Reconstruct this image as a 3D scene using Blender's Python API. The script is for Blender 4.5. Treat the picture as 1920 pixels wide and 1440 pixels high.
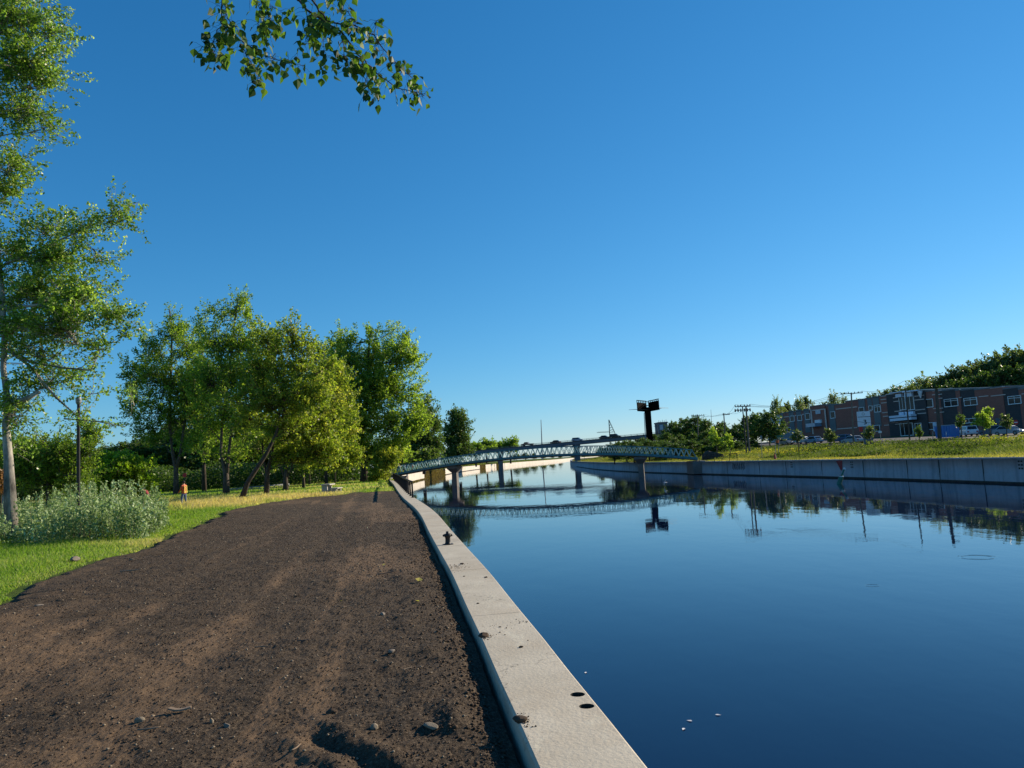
import bpy, bmesh, math, random
import numpy as np
from mathutils import Vector, Matrix, Euler
for o in list(bpy.data.objects): bpy.data.objects.remove(o)
SC = bpy.context.scene
COL = SC.collection
random.seed(7)
RNG = np.random.default_rng(7)

# ------------------------------------------------------------------ camera
F, PITCH, ROLL, EYE = 1400.0, math.radians(5.8), math.radians(-3.2), 1.9
RM = Matrix.Rotation(math.pi/2 + PITCH, 3, 'X') @ Matrix.Rotation(ROLL, 3, 'Z')
cam = bpy.data.cameras.new('camera')
cam.sensor_width = 36; cam.lens = F/1920*36
cam.clip_start = 0.05; cam.clip_end = 9000
co = bpy.data.objects.new('camera', cam); COL.objects.link(co)
co.matrix_world = Matrix.Translation((0, 0, EYE)) @ RM.to_4x4()
SC.camera = co

# ------------------------------------------------------------------ sky and sun
SUN_AZ, SUN_EL = math.radians(60), math.radians(24)     # azimuth clockwise from +Y
w = bpy.data.worlds.new('World'); SC.world = w; w.use_nodes = True
nt = w.node_tree; nt.nodes.clear()
sky = nt.nodes.new('ShaderNodeTexSky'); sky.sky_type = 'NISHITA'; sky.sun_disc = False
sky.sun_elevation = SUN_EL; sky.sun_rotation = SUN_AZ
sky.air_density = 1.0; sky.dust_density = 0.0; sky.ozone_density = 3.5; sky.altitude = 50
# clear deep-blue evening air: each channel of the sky is graded by its own power
sp_ = nt.nodes.new('ShaderNodeSeparateColor'); cb_ = nt.nodes.new('ShaderNodeCombineColor')
nt.links.new(sky.outputs[0], sp_.inputs[0])
for ch, (k_, p_) in enumerate(((.175, 1.42), (.625, .90), (1.02, .78))):
    pw = nt.nodes.new('ShaderNodeMath'); pw.operation = 'POWER'; pw.inputs[1].default_value = p_
    ml = nt.nodes.new('ShaderNodeMath'); ml.operation = 'MULTIPLY'; ml.inputs[1].default_value = k_
    nt.links.new(sp_.outputs[ch], pw.inputs[0]); nt.links.new(pw.outputs[0], ml.inputs[0]); nt.links.new(ml.outputs[0], cb_.inputs[ch])
bg = nt.nodes.new('ShaderNodeBackground'); bg.inputs['Strength'].default_value = 0.125
ow = nt.nodes.new('ShaderNodeOutputWorld')
nt.links.new(cb_.outputs[0], bg.inputs[0]); nt.links.new(bg.outputs[0], ow.inputs[0])
sl = bpy.data.lights.new('sun', 'SUN'); sl.energy = 4.6; sl.angle = math.radians(0.5); sl.color = (1.0, 0.86, 0.66)
so = bpy.data.objects.new('sun', sl); COL.objects.link(so)
sd = Vector((math.sin(SUN_AZ)*math.cos(SUN_EL), math.cos(SUN_AZ)*math.cos(SUN_EL), math.sin(SUN_EL)))
so.rotation_euler = sd.to_track_quat('Z', 'Y').to_euler(); so.location = (60, 20, 60)
SC.view_settings.view_transform = 'Standard'; SC.view_settings.look = 'None'
SC.view_settings.exposure = 0.6; SC.view_settings.gamma = 1.0
SC.render.resolution_x = 1024; SC.render.resolution_y = 768
SC.render.engine = 'CYCLES'
SC.cycles.transparent_max_bounces = 4; SC.cycles.max_bounces = 6

# ------------------------------------------------------------------ survey helpers: a photo pixel (1920x1440) to a place in the world
def ray(px, py): return RM @ Vector(((px-960)/F, (720-py)/F, -1))
def gp(px, py, z=0.0):
    v = ray(px, py); v = v*((z-EYE)/v.z); return Vector((v.x, v.y, z))
def dp(px, py, D):
    v = ray(px, py); v = v*(D/v.y); return Vector((v.x, v.y, v.z+EYE))
def interp(tab, t):
    xs = [a for a, b in tab]; ys = [b for a, b in tab]
    return np.interp(t, xs, ys)
def smooth(a, b, x):
    t = np.clip((np.asarray(x, float)-a)/(b-a), 0, 1); return t*t*(3-2*t)
# canal edges: x of the left bank's water side, and of the right wall, along y
EL = [(-30, 3.6), (-6, 1.65), (0, 1.1), (4.3, .65), (5.85, .41), (7.5, .17), (9.05, -.07), (12.3, -.56), (15.1, -1.02), (19, -1.66), (27.2, -2.98),
      (42.3, -5.88), (73, -11.4), (110, -18), (150, -23), (190, -25), (240, -25.2), (300, -24.6), (370, -21.5), (450, -13), (560, 6), (720, 40), (900, 62), (1150, 115), (1500, 260)]
ER = [(-60, 44), (20, 39.8), (55, 37.5), (79, 35.0), (121, 28.6), (150, 24.8), (195, 22.2), (250, 22.3), (350, 25.2), (430, 31), (600, 47), (750, 78), (900, 135), (1100, 235), (1500, 460)]
def dens(tab):
    ys = np.array([a for a, b in tab], float); xs = np.array([b for a, b in tab], float)
    m = np.gradient(xs, ys); Y = []; X = []
    for i in range(len(ys)-1):
        h = ys[i+1]-ys[i]
        for t in np.linspace(0, 1, 9)[:-1]:
            Y.append(ys[i]+t*h)
            X.append((2*t**3-3*t*t+1)*xs[i]+(t**3-2*t*t+t)*h*m[i]+(-2*t**3+3*t*t)*xs[i+1]+(t**3-t*t)*h*m[i+1])
    Y.append(ys[-1]); X.append(xs[-1]); return np.array(Y), np.array(X)
ELY, ELX = dens(EL); ERY, ERX = dens(ER)
def edgeL(y): return np.interp(y, ELY, ELX)
def edgeR(y): return np.interp(y, ERY, ERX)
def normL(y):
    d = (edgeL(y+.5)-edgeL(y-.5)); n = np.sqrt(1+d*d); return -1/n, d/n     # points to the land side
WATER = -2.0
COPE = 0.17
LAWN = [(-30, -9), (2, -8.3), (12.4, -8.5), (15.2, -9.3), (17.2, -9.8), (19.2, -10.1), (22.5, -10.8), (24.6, -11.3), (33, -13.6), (39.5, -15), (47, -15.6), (52, -15.2), (56, -11.5)]
def lawn_edge(y): return interp(LAWN, y)
def zr(x, y):
    """height of the right bank"""
    off = np.asarray(x, float)-edgeR(y)
    base = smooth(5, 52, off)*np.clip(1.2+(np.asarray(y, float)-105)/100*1.6, 1.0, 2.9)
    hill = smooth(85, 190, off)*11*(1-smooth(170, 330, y))
    return -0.02+base+hill
# ------------------------------------------------------------------ noise
_T = RNG.random((256, 256))
def vn(x, y, s=0):
    x = np.asarray(x, float)+s*17.3; y = np.asarray(y, float)+s*9.7
    xi = np.floor(x).astype(int); yi = np.floor(y).astype(int); fx = x-xi; fy = y-yi
    fx = fx*fx*(3-2*fx); fy = fy*fy*(3-2*fy)
    a = _T[xi & 255, yi & 255]; b = _T[(xi+1) & 255, yi & 255]; c = _T[xi & 255, (yi+1) & 255]; d = _T[(xi+1) & 255, (yi+1) & 255]
    return (a*(1-fx)+b*fx)*(1-fy)+(c*(1-fx)+d*fx)*fy-.5
# ------------------------------------------------------------------ tagging
def tag(o, label=None, cat=None, group=None, kind=None):
    if label: o['label'] = label
    if cat: o['category'] = cat
    if group: o['group'] = group
    if kind: o['kind'] = kind
    return o
def empty(name, loc, label, cat, group=None, rz=0):
    o = bpy.data.objects.new(name, None); COL.objects.link(o); o.location = loc; o.rotation_euler = (0, 0, rz)
    o.empty_display_size = .3
    return tag(o, label, cat, group)
def link(me, name, mat, parent=None, world=False):
    o = bpy.data.objects.new(name, me); COL.objects.link(o)
    if mat is not None:
        for m in (mat if isinstance(mat, (list, tuple)) else [mat]): me.materials.append(m)
    if parent is not None:
        o.parent = parent
        if world: o.matrix_parent_inverse = Matrix.Translation(parent.location).inverted() if parent.rotation_euler[2] == 0 else (Matrix.Translation(parent.location) @ Matrix.Rotation(parent.rotation_euler[2], 4, 'Z')).inverted()
    return o
def copy_tree(o, parent=None):
    c = o.copy(); COL.objects.link(c)
    if parent is not None: c.parent = parent
    for ch in [x for x in o.children]: copy_tree(ch, c)
    return c
class MB:
    def __init__(s): s.v = []; s.f = []; s.m = []; s.cur = 0
    def add(s, vs, fs):
        n = len(s.v); s.v += [tuple(v) for v in vs]
        for f in fs: s.f.append(tuple(i+n for i in f)); s.m.append(s.cur)
        return s
    def box(s, a, b, M=None):
        x0, y0, z0 = a; x1, y1, z1 = b
        vs = [Vector(p) for p in ((x0, y0, z0), (x1, y0, z0), (x1, y1, z0), (x0, y1, z0), (x0, y0, z1), (x1, y0, z1), (x1, y1, z1), (x0, y1, z1))]
        if M is not None: vs = [M @ v for v in vs]
        return s.add(vs, [(0, 3, 2, 1), (4, 5, 6, 7), (0, 1, 5, 4), (1, 2, 6, 5), (2, 3, 7, 6), (3, 0, 4, 7)])
    def bar(s, p, q, w, h=None, up=Vector((0, 0, 1))):
        p = Vector(p); q = Vector(q); h = h or w; d = (q-p).normalized()
        a = d.cross(up)
        if a.length < 1e-4: a = d.cross(Vector((1, 0, 0)))
        a.normalize(); b = a.cross(d).normalized(); a = a*w/2; b = b*h/2
        vs = [p-a-b, p+a-b, p+a+b, p-a+b, q-a-b, q+a-b, q+a+b, q-a+b]
        return s.add(vs, [(0, 3, 2, 1), (4, 5, 6, 7), (0, 1, 5, 4), (1, 2, 6, 5), (2, 3, 7, 6), (3, 0, 4, 7)])
    def tube(s, pts, rs, n=6, cap=True):
        pts = [Vector(p) for p in pts]; rings = []
        if not isinstance(rs, (list, tuple)): rs = [rs]*len(pts)
        vs = []; fs = []; ref = Vector((.13, .97, .2))
        for i, p in enumerate(pts):
            d = (pts[min(i+1, len(pts)-1)]-pts[max(i-1, 0)])
            if d.length < 1e-6: d = Vector((0, 0, 1))
            d.normalize(); a = d.cross(ref)
            if a.length < .05: a = d.cross(Vector((1, 0, 0)))
            a.normalize(); b = d.cross(a)
            for k in range(n):
                t = 2*math.pi*k/n; vs.append(p+(a*math.cos(t)+b*math.sin(t))*rs[i])
        for i in range(len(pts)-1):
            for k in range(n):
                k2 = (k+1) % n; fs.append((i*n+k, i*n+k2, (i+1)*n+k2, (i+1)*n+k))
        if cap and n > 2:
            fs.append(tuple(range(n))[::-1]); fs.append(tuple((len(pts)-1)*n+k for k in range(n)))
        return s.add(vs, fs)
    def lathe(s, prof, c=(0, 0, 0), n=20):
        vs = []; fs = []
        for r, z in prof:
            for k in range(n): t = 2*math.pi*k/n; vs.append((c[0]+r*math.cos(t), c[1]+r*math.sin(t), c[2]+z))
        for i in range(len(prof)-1):
            for k in range(n): k2 = (k+1) % n; fs.append((i*n+k, i*n+k2, (i+1)*n+k2, (i+1)*n+k))
        fs.append(tuple(range(n))[::-1]); fs.append(tuple((len(prof)-1)*n+k for k in range(n)))
        return s.add(vs, fs)
    def ball(s, c, r, sc=(1, 1, 1), n=10, m=7):
        vs = []; fs = []
        for i in range(1, m):
            a = math.pi*i/m
            for k in range(n): t = 2*math.pi*k/n; vs.append((c[0]+r*sc[0]*math.sin(a)*math.cos(t), c[1]+r*sc[1]*math.sin(a)*math.sin(t), c[2]+r*sc[2]*math.cos(a)))
        top = len(vs); vs.append((c[0], c[1], c[2]+r*sc[2])); bot = len(vs); vs.append((c[0], c[1], c[2]-r*sc[2]))
        for i in range(m-2):
            for k in range(n): k2 = (k+1) % n; fs.append((i*n+k, (i+1)*n+k, (i+1)*n+k2, i*n+k2))
        for k in range(n): k2 = (k+1) % n; fs.append((top, k, k2)); fs.append((bot, (m-2)*n+k2, (m-2)*n+k))
        return s.add(vs, fs)
    def prism(s, poly, y0, y1, M=None):
        """poly in (x,z), extruded along y"""
        n = len(poly); vs = [Vector((x, y0, z)) for x, z in poly]+[Vector((x, y1, z)) for x, z in poly]
        if M is not None: vs = [M @ v for v in vs]
        fs = [tuple(range(n)), tuple(range(2*n-1, n-1, -1))]+[(i, i+n, (i+1) % n+n, (i+1) % n) for i in range(n)]
        return s.add(vs, fs)
    def build(s, name, mat, parent=None, smooth=False, world=False):
        me = bpy.data.meshes.new(name); me.from_pydata(s.v, [], s.f)
        if any(s.m): me.polygons.foreach_set('material_index', s.m)
        if smooth: me.polygons.foreach_set('use_smooth', [True]*len(me.polygons))
        bm = bmesh.new(); bm.from_mesh(me); bmesh.ops.recalc_face_normals(bm, faces=bm.faces[:]); bm.to_mesh(me); bm.free()
        me.update()
        return link(me, name, mat, parent, world)
def npmesh(name, V, Fc, mat, parent=None, att=None, smooth=False, world=False):
    V = np.asarray(V, np.float32).reshape(-1, 3); Fc = np.asarray(Fc, np.int32); k = Fc.shape[1]; n = len(Fc)
    me = bpy.data.meshes.new(name); me.vertices.add(len(V)); me.vertices.foreach_set('co', V.ravel())
    me.loops.add(n*k); me.loops.foreach_set('vertex_index', Fc.ravel())
    me.polygons.add(n); me.polygons.foreach_set('loop_start', np.arange(0, n*k, k, dtype=np.int32)); me.polygons.foreach_set('loop_total', np.full(n, k, np.int32))
    if smooth: me.polygons.foreach_set('use_smooth', np.ones(n, bool))
    me.update(calc_edges=True)
    if att is not None:
        a = me.attributes.new('v', 'FLOAT', 'POINT'); a.data.foreach_set('value', np.asarray(att, np.float32).ravel())
    return link(me, name, mat, parent, world)

# ------------------------------------------------------------------ materials
class NM:
    def __init__(s, name):
        s.m = bpy.data.materials.new(name); s.m.use_nodes = True; s.t = s.m.node_tree; s.N = s.t.nodes
        s.b = s.N['Principled BSDF']; s.out = s.N['Material Output']
    def n(s, t, **kw):
        x = s.N.new(t)
        for k, v in kw.items():
            if k in x.inputs: x.inputs[k].default_value = v
            else: setattr(x, k, v)
        return x
    def l(s, a, b): s.t.links.new(a, b)
    def coord(s, scale=(1, 1, 1), kind='Object'):
        tc = s.n('ShaderNodeTexCoord'); mp = s.n('ShaderNodeMapping'); mp.inputs['Scale'].default_value = scale
        s.l(tc.outputs[kind], mp.inputs[0]); return mp.outputs[0]
    def noise(s, scale, vec=None, detail=4, rough=.6):
        x = s.n('ShaderNodeTexNoise'); x.inputs['Scale'].default_value = scale; x.inputs['Detail'].default_value = detail; x.inputs['Roughness'].default_value = rough
        if vec is not None: s.l(vec, x.inputs['Vector'])
        return x.outputs['Fac']
    def ramp(s, fac, stops):
        r = s.n('ShaderNodeValToRGB'); e = r.color_ramp.elements
        while len(e) < len(stops): e.new(.5)
        for i, (p, c) in enumerate(stops):
            e[i].position = p; e[i].color = (*c, 1) if len(c) == 3 else c
        s.l(fac, r.inputs[0]); return r.outputs[0]
    def mix(s, fac, a, b, bt='MIX'):
        x = s.n('ShaderNodeMix'); x.data_type = 'RGBA'; x.blend_type = bt
        for i, q in ((0, fac), (6, a), (7, b)):
            if hasattr(q, 'links') or isinstance(q, bpy.types.NodeSocket): s.l(q, x.inputs[i])
            else: x.inputs[i].default_value = q if i == 0 else (*q, 1)
        return x.outputs[2]
    def math(s, op, a, b=0.0):
        x = s.n('ShaderNodeMath'); x.operation = op
        for i, q in ((0, a), (1, b)):
            if isinstance(q, bpy.types.NodeSocket): s.l(q, x.inputs[i])
            else: x.inputs[i].default_value = q
        return x.outputs[0]
    def bump(s, h, strength=.3, dist=.02, prev=None):
        x = s.n('ShaderNodeBump'); x.inputs['Strength'].default_value = strength; x.inputs['Distance'].default_value = dist
        s.l(h, x.inputs['Height'])
        if prev is not None: s.l(prev, x.inputs['Normal'])
        return x.outputs[0]
def plain(name, col, rough=.6, metal=0.0, var=.18, scale=3.0, bump=0.0, spec=.4):
    k = NM(name); v = k.coord(); f = k.noise(scale, v)
    a = tuple(c*(1-var) for c in col); b = tuple(min(1, c*(1+var)) for c in col)
    k.l(k.ramp(f, [(.3, a), (.7, b)]), k.b.inputs['Base Color']); k.b.inputs['Roughness'].default_value = rough; k.b.inputs['Metallic'].default_value = metal
    k.b.inputs['Specular IOR Level'].default_value = spec
    if bump: k.l(k.bump(k.noise(scale*8, v), bump, .01), k.b.inputs['Normal'])
    return k.m
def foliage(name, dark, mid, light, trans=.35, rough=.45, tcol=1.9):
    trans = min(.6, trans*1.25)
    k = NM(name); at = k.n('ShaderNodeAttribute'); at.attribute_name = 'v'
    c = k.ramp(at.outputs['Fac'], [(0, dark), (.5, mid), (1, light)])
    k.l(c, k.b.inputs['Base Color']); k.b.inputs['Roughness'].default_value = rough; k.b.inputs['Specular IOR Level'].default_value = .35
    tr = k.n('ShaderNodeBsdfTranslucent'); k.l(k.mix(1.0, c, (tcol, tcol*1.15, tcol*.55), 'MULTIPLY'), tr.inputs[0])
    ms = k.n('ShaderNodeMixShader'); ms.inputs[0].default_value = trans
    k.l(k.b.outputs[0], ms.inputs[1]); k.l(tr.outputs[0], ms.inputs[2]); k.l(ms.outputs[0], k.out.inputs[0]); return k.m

M = {}
M['leaf_green'] = foliage('leaf_green', (.075, .125, .018), (.17, .245, .03), (.32, .37, .06), .42)
M['leaf_dark'] = foliage('leaf_dark', (.035, .065, .014), (.07, .115, .022), (.13, .18, .04), .3)
M['leaf_yellow'] = foliage('leaf_yellow', (.10, .14, .018), (.20, .25, .03), (.42, .37, .07), .42)
M['leaf_bright'] = foliage('leaf_bright', (.08, .15, .012), (.16, .25, .018), (.27, .33, .03), .42)
M['leaf_poplar'] = foliage('leaf_poplar', (.08, .13, .022), (.17, .26, .035), (.42, .46, .17), .42, .3)
M['leaf_near'] = foliage('leaf_near', (.02, .045, .012), (.06, .12, .016), (.15, .22, .035), .32, .55)
M['leaf_hill'] = foliage('leaf_hill', (.04, .06, .018), (.085, .115, .03), (.17, .20, .065), .3)
M['leaf_silver'] = foliage('leaf_silver', (.11, .17, .055), (.29, .38, .17), (.70, .78, .52), .25, .6, 1.2)
M['leaf_vine'] = foliage('leaf_vine', (.07, .045, .02), (.16, .11, .04), (.26, .20, .07), .2, .8)
M['leaf_orange'] = foliage('leaf_orange', (.14, .07, .02), (.24, .11, .03), (.34, .17, .05), .2)
M['leaf_weed'] = foliage('leaf_weed', (.035, .055, .014), (.11, .14, .022), (.40, .32, .05), .3, .8)
M['blade_lawn'] = foliage('blade_lawn', (.07, .14, .018), (.17, .255, .03), (.52, .385, .20), .4, .5)
M['blade_bank'] = foliage('blade_bank', (.07, .10, .022), (.18, .185, .04), (.44, .33, .09), .3, .7)
def bark(name, a, b, sc=6):
    k = NM(name); v = k.coord((1, 1, .35)); f = k.noise(sc, v, 5, .7)
    k.l(k.ramp(f, [(.35, a), (.62, b)]), k.b.inputs['Base Color']); k.b.inputs['Roughness'].default_value = .9
    k.l(k.bump(f, .6, .03), k.b.inputs['Normal']); return k.m
M['bark'] = bark('bark', (.025, .018, .013), (.085, .062, .045))
M['bark_pale'] = bark('bark_pale', (.055, .05, .045), (.42, .38, .32), 2.2)
M['bark_grey'] = bark('bark_grey', (.035, .028, .022), (.13, .10, .075))
def concrete(name, a, b, stain=(.3, .22, .14), sc=1.2, bump=.25, streak=False, st=.25, crack=0):
    k = NM(name); v = k.coord(); f = k.noise(sc, v, 8, .65); f2 = k.noise(sc*28, v, 3, .6)
    c = k.ramp(f, [(.3, a), (.7, b)])
    c = k.mix(k.ramp(k.noise(sc*.45, v, 5, .7), [(.50, (0, 0, 0)), (.72, (st, st, st))]), c, stain)
    c = k.mix(k.ramp(k.noise(sc*55, v, 2, .5), [(.66, (0, 0, 0)), (.72, (.55, .55, .55))]), c, tuple(x*.45 for x in a))
    if crack:
        vo = k.n('ShaderNodeTexVoronoi'); vo.feature = 'DISTANCE_TO_EDGE'; vo.inputs['Scale'].default_value = .42
        wv = k.n('ShaderNodeVectorMath'); wv.operation = 'ADD'; nz = k.n('ShaderNodeTexNoise'); nz.inputs['Scale'].default_value = 3.0; nz.inputs['Detail'].default_value = 6; k.l(v, nz.inputs['Vector'])
        k.l(v, wv.inputs[0]); k.l(nz.outputs['Color'], wv.inputs[1]); k.l(wv.outputs[0], vo.inputs['Vector'])
        c = k.mix(k.ramp(vo.outputs['Distance'], [(.0, (crack,)*3), (.0035, (0, 0, 0))]), c, tuple(x*.25 for x in a))
        c = k.mix(k.ramp(k.noise(sc*9, v, 6, .75), [(.60, (0, 0, 0)), (.68, (.35, .35, .35))]), c, tuple(x*.55 for x in a))
        c = k.mix(k.ramp(k.noise(sc*3.2, k.coord((1, .35, 1)), 6, .75), [(.56, (0, 0, 0)), (.70, (.4, .4, .4))]), c, tuple(min(.7, x*1.35) for x in b))
    if streak:
        vs = k.coord((1.6, 1.6, .12)); s = k.noise(1.1, vs, 6, .7)
        c = k.mix(k.ramp(s, [(.48, (0, 0, 0)), (.7, (.5, .5, .5))]), c, tuple(x*.45 for x in a))
    k.l(c, k.b.inputs['Base Color']); k.b.inputs['Roughness'].default_value = .85
    k.l(k.bump(k.math('ADD', f, f2), bump, .012), k.b.inputs['Normal']); return k.m
M['coping'] = concrete('coping', (.43, .375, .28), (.55, .485, .37), (.36, .27, .17), 1.2, .45, False, .55, .8)
M['coping_side'] = concrete('coping_side', (.36, .34, .30), (.46, .43, .38))
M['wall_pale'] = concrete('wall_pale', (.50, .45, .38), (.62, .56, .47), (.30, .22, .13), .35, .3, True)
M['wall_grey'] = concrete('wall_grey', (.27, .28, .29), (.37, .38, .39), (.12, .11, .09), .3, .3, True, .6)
M['pier_concrete'] = concrete('pier_concrete', (.13, .115, .105), (.19, .17, .155), (.15, .12, .10), .8)
M['deck_concrete'] = concrete('deck_concrete', (.11, .115, .13), (.155, .16, .175), (.14, .13, .12), .4)
M['bench_concrete'] = concrete('bench_concrete', (.34, .31, .27), (.44, .41, .36), (.22, .18, .13), 1.5)
M['algae_hole_shade'] = plain('algae_hole_shade', (.035, .032, .025), .9, 0, .3, 2)  # dark growth at the waterline; also shade painted into the coping holes
M['teal'] = plain('teal', (.035, .17, .20), .45, 0, .15, 2)
M['teal_light'] = plain('teal_light', (.20, .40, .41), .45, 0, .15, 2)
M['black_metal'] = plain('black_metal', (.014, .013, .013), .45, .3, .3, 20)
M['rail_metal'] = plain('rail_metal', (.020, .014, .012), .55, .3, .2, 10)
M['dark_steel'] = plain('dark_steel', (.006, .005, .005), .9, 0, .3, .8, 0, .04)
M['grey_steel'] = plain('grey_steel', (.22, .24, .25), .5, .5, .15, 2)
M['wood_pole'] = plain('wood_pole', (.16, .125, .10), .85, 0, .25, 2)
M['wood_dark'] = plain('wood_dark', (.075, .062, .052), .85, 0, .25, 2)
M['asphalt'] = plain('asphalt', (.03, .03, .032), .9, 0, .2, 1)
M['white'] = plain('white', (.70, .71, .72), .5, 0, .05, 2)
M['sign_white'] = plain('sign_white', (.62, .68, .78), .45, 0, .05, 2)
M['sign_ink'] = plain('sign_ink', (.01, .015, .03), .5)
M['red'] = plain('red', (.50, .03, .025), .5, 0, .1, 3)
M['red_paint'] = plain('red_paint', (.26, .04, .035), .8, 0, .3, 2)
M['orange'] = plain('orange', (.75, .13, .02), .7, 0, .1, 3)
M['vest_orange'] = plain('vest_orange', (.60, .11, .03), .6, 0, .1, 8)
M['vest_yellow'] = plain('vest_yellow', (.75, .62, .10), .5, 0, .1, 8)
M['green_buoy'] = plain('green_buoy', (.02, .13, .085), .4, 0, .2, 2)
M['blue_box'] = plain('blue_box', (.05, .18, .46), .5, 0, .12, 1)
M['brick'] = None
def brickmat(name, a, b, mortar):
    k = NM(name); tc = k.n('ShaderNodeTexCoord'); sp = k.n('ShaderNodeSeparateXYZ'); cb = k.n('ShaderNodeCombineXYZ')
    k.l(tc.outputs['Object'], sp.inputs[0]); k.l(k.math('ADD', k.math('MULTIPLY', sp.outputs[1], -1.0), k.math('MULTIPLY', sp.outputs[0], .2)), cb.inputs[0]); k.l(sp.outputs[2], cb.inputs[1])
    br = k.n('ShaderNodeTexBrick'); k.l(cb.outputs[0], br.inputs[0]); br.inputs['Scale'].default_value = 1.0
    br.inputs['Brick Width'].default_value = .6; br.inputs['Row Height'].default_value = .2; br.inputs['Mortar Size'].default_value = .02
    br.inputs['Color1'].default_value = (*a, 1); br.inputs['Color2'].default_value = (*b, 1); br.inputs['Mortar'].default_value = (*mortar, 1)
    k.l(br.outputs[0], k.b.inputs['Base Color']); k.b.inputs['Roughness'].default_value = .85; return k.m
M['brick'] = brickmat('brick', (.26, .085, .06), (.32, .11, .075), (.22, .13, .10))
M['brick_dark'] = brickmat('brick_dark', (.05, .044, .044), (.068, .058, .058), (.055, .05, .05))
M['metal_panel'] = plain('metal_panel', (.13, .15, .155), .6, .1, .12, .4)
M['stone_band'] = plain('stone_band', (.58, .48, .42), .8, 0, .1, .6)
M['frame_white'] = plain('frame_white', (.72, .73, .72), .5, 0, .05, 1)
M['glass'] = NM('glass').m; _g = M['glass'].node_tree.nodes['Principled BSDF']; _g.inputs['Base Color'].default_value = (.02, .025, .03, 1); _g.inputs['Roughness'].default_value = .08; _g.inputs['Specular IOR Level'].default_value = .22
M['lens'] = plain('lens', (.6, .6, .58), .15); M['tail'] = plain('tail', (.35, .02, .02), .3)
M['tyre'] = plain('tyre', (.015, .015, .016), .85); M['rim'] = plain('rim', (.25, .26, .27), .35, .7)
for nme, c in (('blue', (.03, .06, .14)), ('navy', (.012, .018, .035)), ('silver', (.30, .32, .34)), ('white_car', (.62, .63, .64)), ('black_car', (.012, .012, .014)), ('grey_car', (.12, .13, .14)), ('lightblue', (.20, .32, .44))):
    k = NM('paint_'+nme); k.b.inputs['Base Color'].default_value = (*c, 1); k.b.inputs['Roughness'].default_value = .3; k.b.inputs['Coat Weight'].default_value = .6
    k.l(k.ramp(k.noise(1.5, k.coord()), [(.3, tuple(x*.9 for x in c)), (.7, tuple(x*1.08 for x in c))]), k.b.inputs['Base Color']); M['paint_'+nme] = k.m
M['skin'] = plain('skin', (.35, .18, .12), .6); M['denim'] = plain('denim', (.09, .13, .22), .85); M['dark_cloth'] = plain('dark_cloth', (.02, .02, .03), .9)
M['red_cloth'] = plain('red_cloth', (.24, .03, .04), .85); M['white_cloth'] = plain('white_cloth', (.65, .67, .70), .8); M['hair'] = plain('hair', (.02, .014, .01), .7)
M['yellow_leaf'] = foliage('yellow_leaf', (.35, .28, .05), (.5, .42, .08), (.6, .5, .15), .3)
M['stone'] = plain('stone', (.20, .165, .13), .9, 0, .3, 12, .4)
M['stone_pale'] = plain('stone_pale', (.22, .175, .12), .9, 0, .2, 12, .4)
M['clod'] = plain('clod', (.066, .042, .025), .95, 0, .4, 14, .4)
M['twig'] = plain('twig', (.25, .18, .12), .9, 0, .3, 10)

# soil, lawn floor, water
def soil():
    k = NM('soil'); v = k.coord(); at = k.n('ShaderNodeAttribute'); at.attribute_name = 'v'
    f = k.noise(1.0, v, 8, .75); g = k.noise(38, v, 5, .75); h = k.noise(130, v, 3, .6)
    c = k.ramp(g, [(.32, (.021, .0145, .009)), (.5, (.058, .041, .026)), (.70, (.18, .130, .083))])
    c = k.mix(k.ramp(at.outputs['Fac'], [(.48, (0, 0, 0)), (.75, (.65, .65, .65))]), c, (.19, .122, .070))
    c = k.mix(k.ramp(k.noise(95, v, 2, .5), [(.655, (0, 0, 0)), (.70, (.75, .75, .75))]), c, (.26, .21, .155))
    k.l(c, k.b.inputs['Base Color']); k.b.inputs['Roughness'].default_value = .95; k.b.inputs['Specular IOR Level'].default_value = .2
    n1 = k.bump(g, .7, .03); k.l(k.bump(h, .6, .012, n1), k.b.inputs['Normal']); return k.m
M['soil'] = soil()
def groundmat(name, cols, sc=1.5):
    k = NM(name); v = k.coord(); f = k.noise(sc, v, 8, .7); g = k.noise(sc*14, v, 4, .7)
    c = k.ramp(k.math('MULTIPLY', k.math('ADD', f, g), .5), [(.34+.32*i/(len(cols)-1), q) for i, q in enumerate(cols)])
    k.l(c, k.b.inputs['Base Color']); k.b.inputs['Roughness'].default_value = .95; k.b.inputs['Specular IOR Level'].default_value = .1
    k.l(k.bump(g, .8, .08), k.b.inputs['Normal']); return k.m
M['turf'] = groundmat('turf', [(.035, .065, .012), (.07, .11, .018), (.12, .12, .04)])
M['bank_soil'] = groundmat('bank_soil', [(.03, .045, .012), (.065, .085, .02), (.12, .12, .035)], .5)
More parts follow.
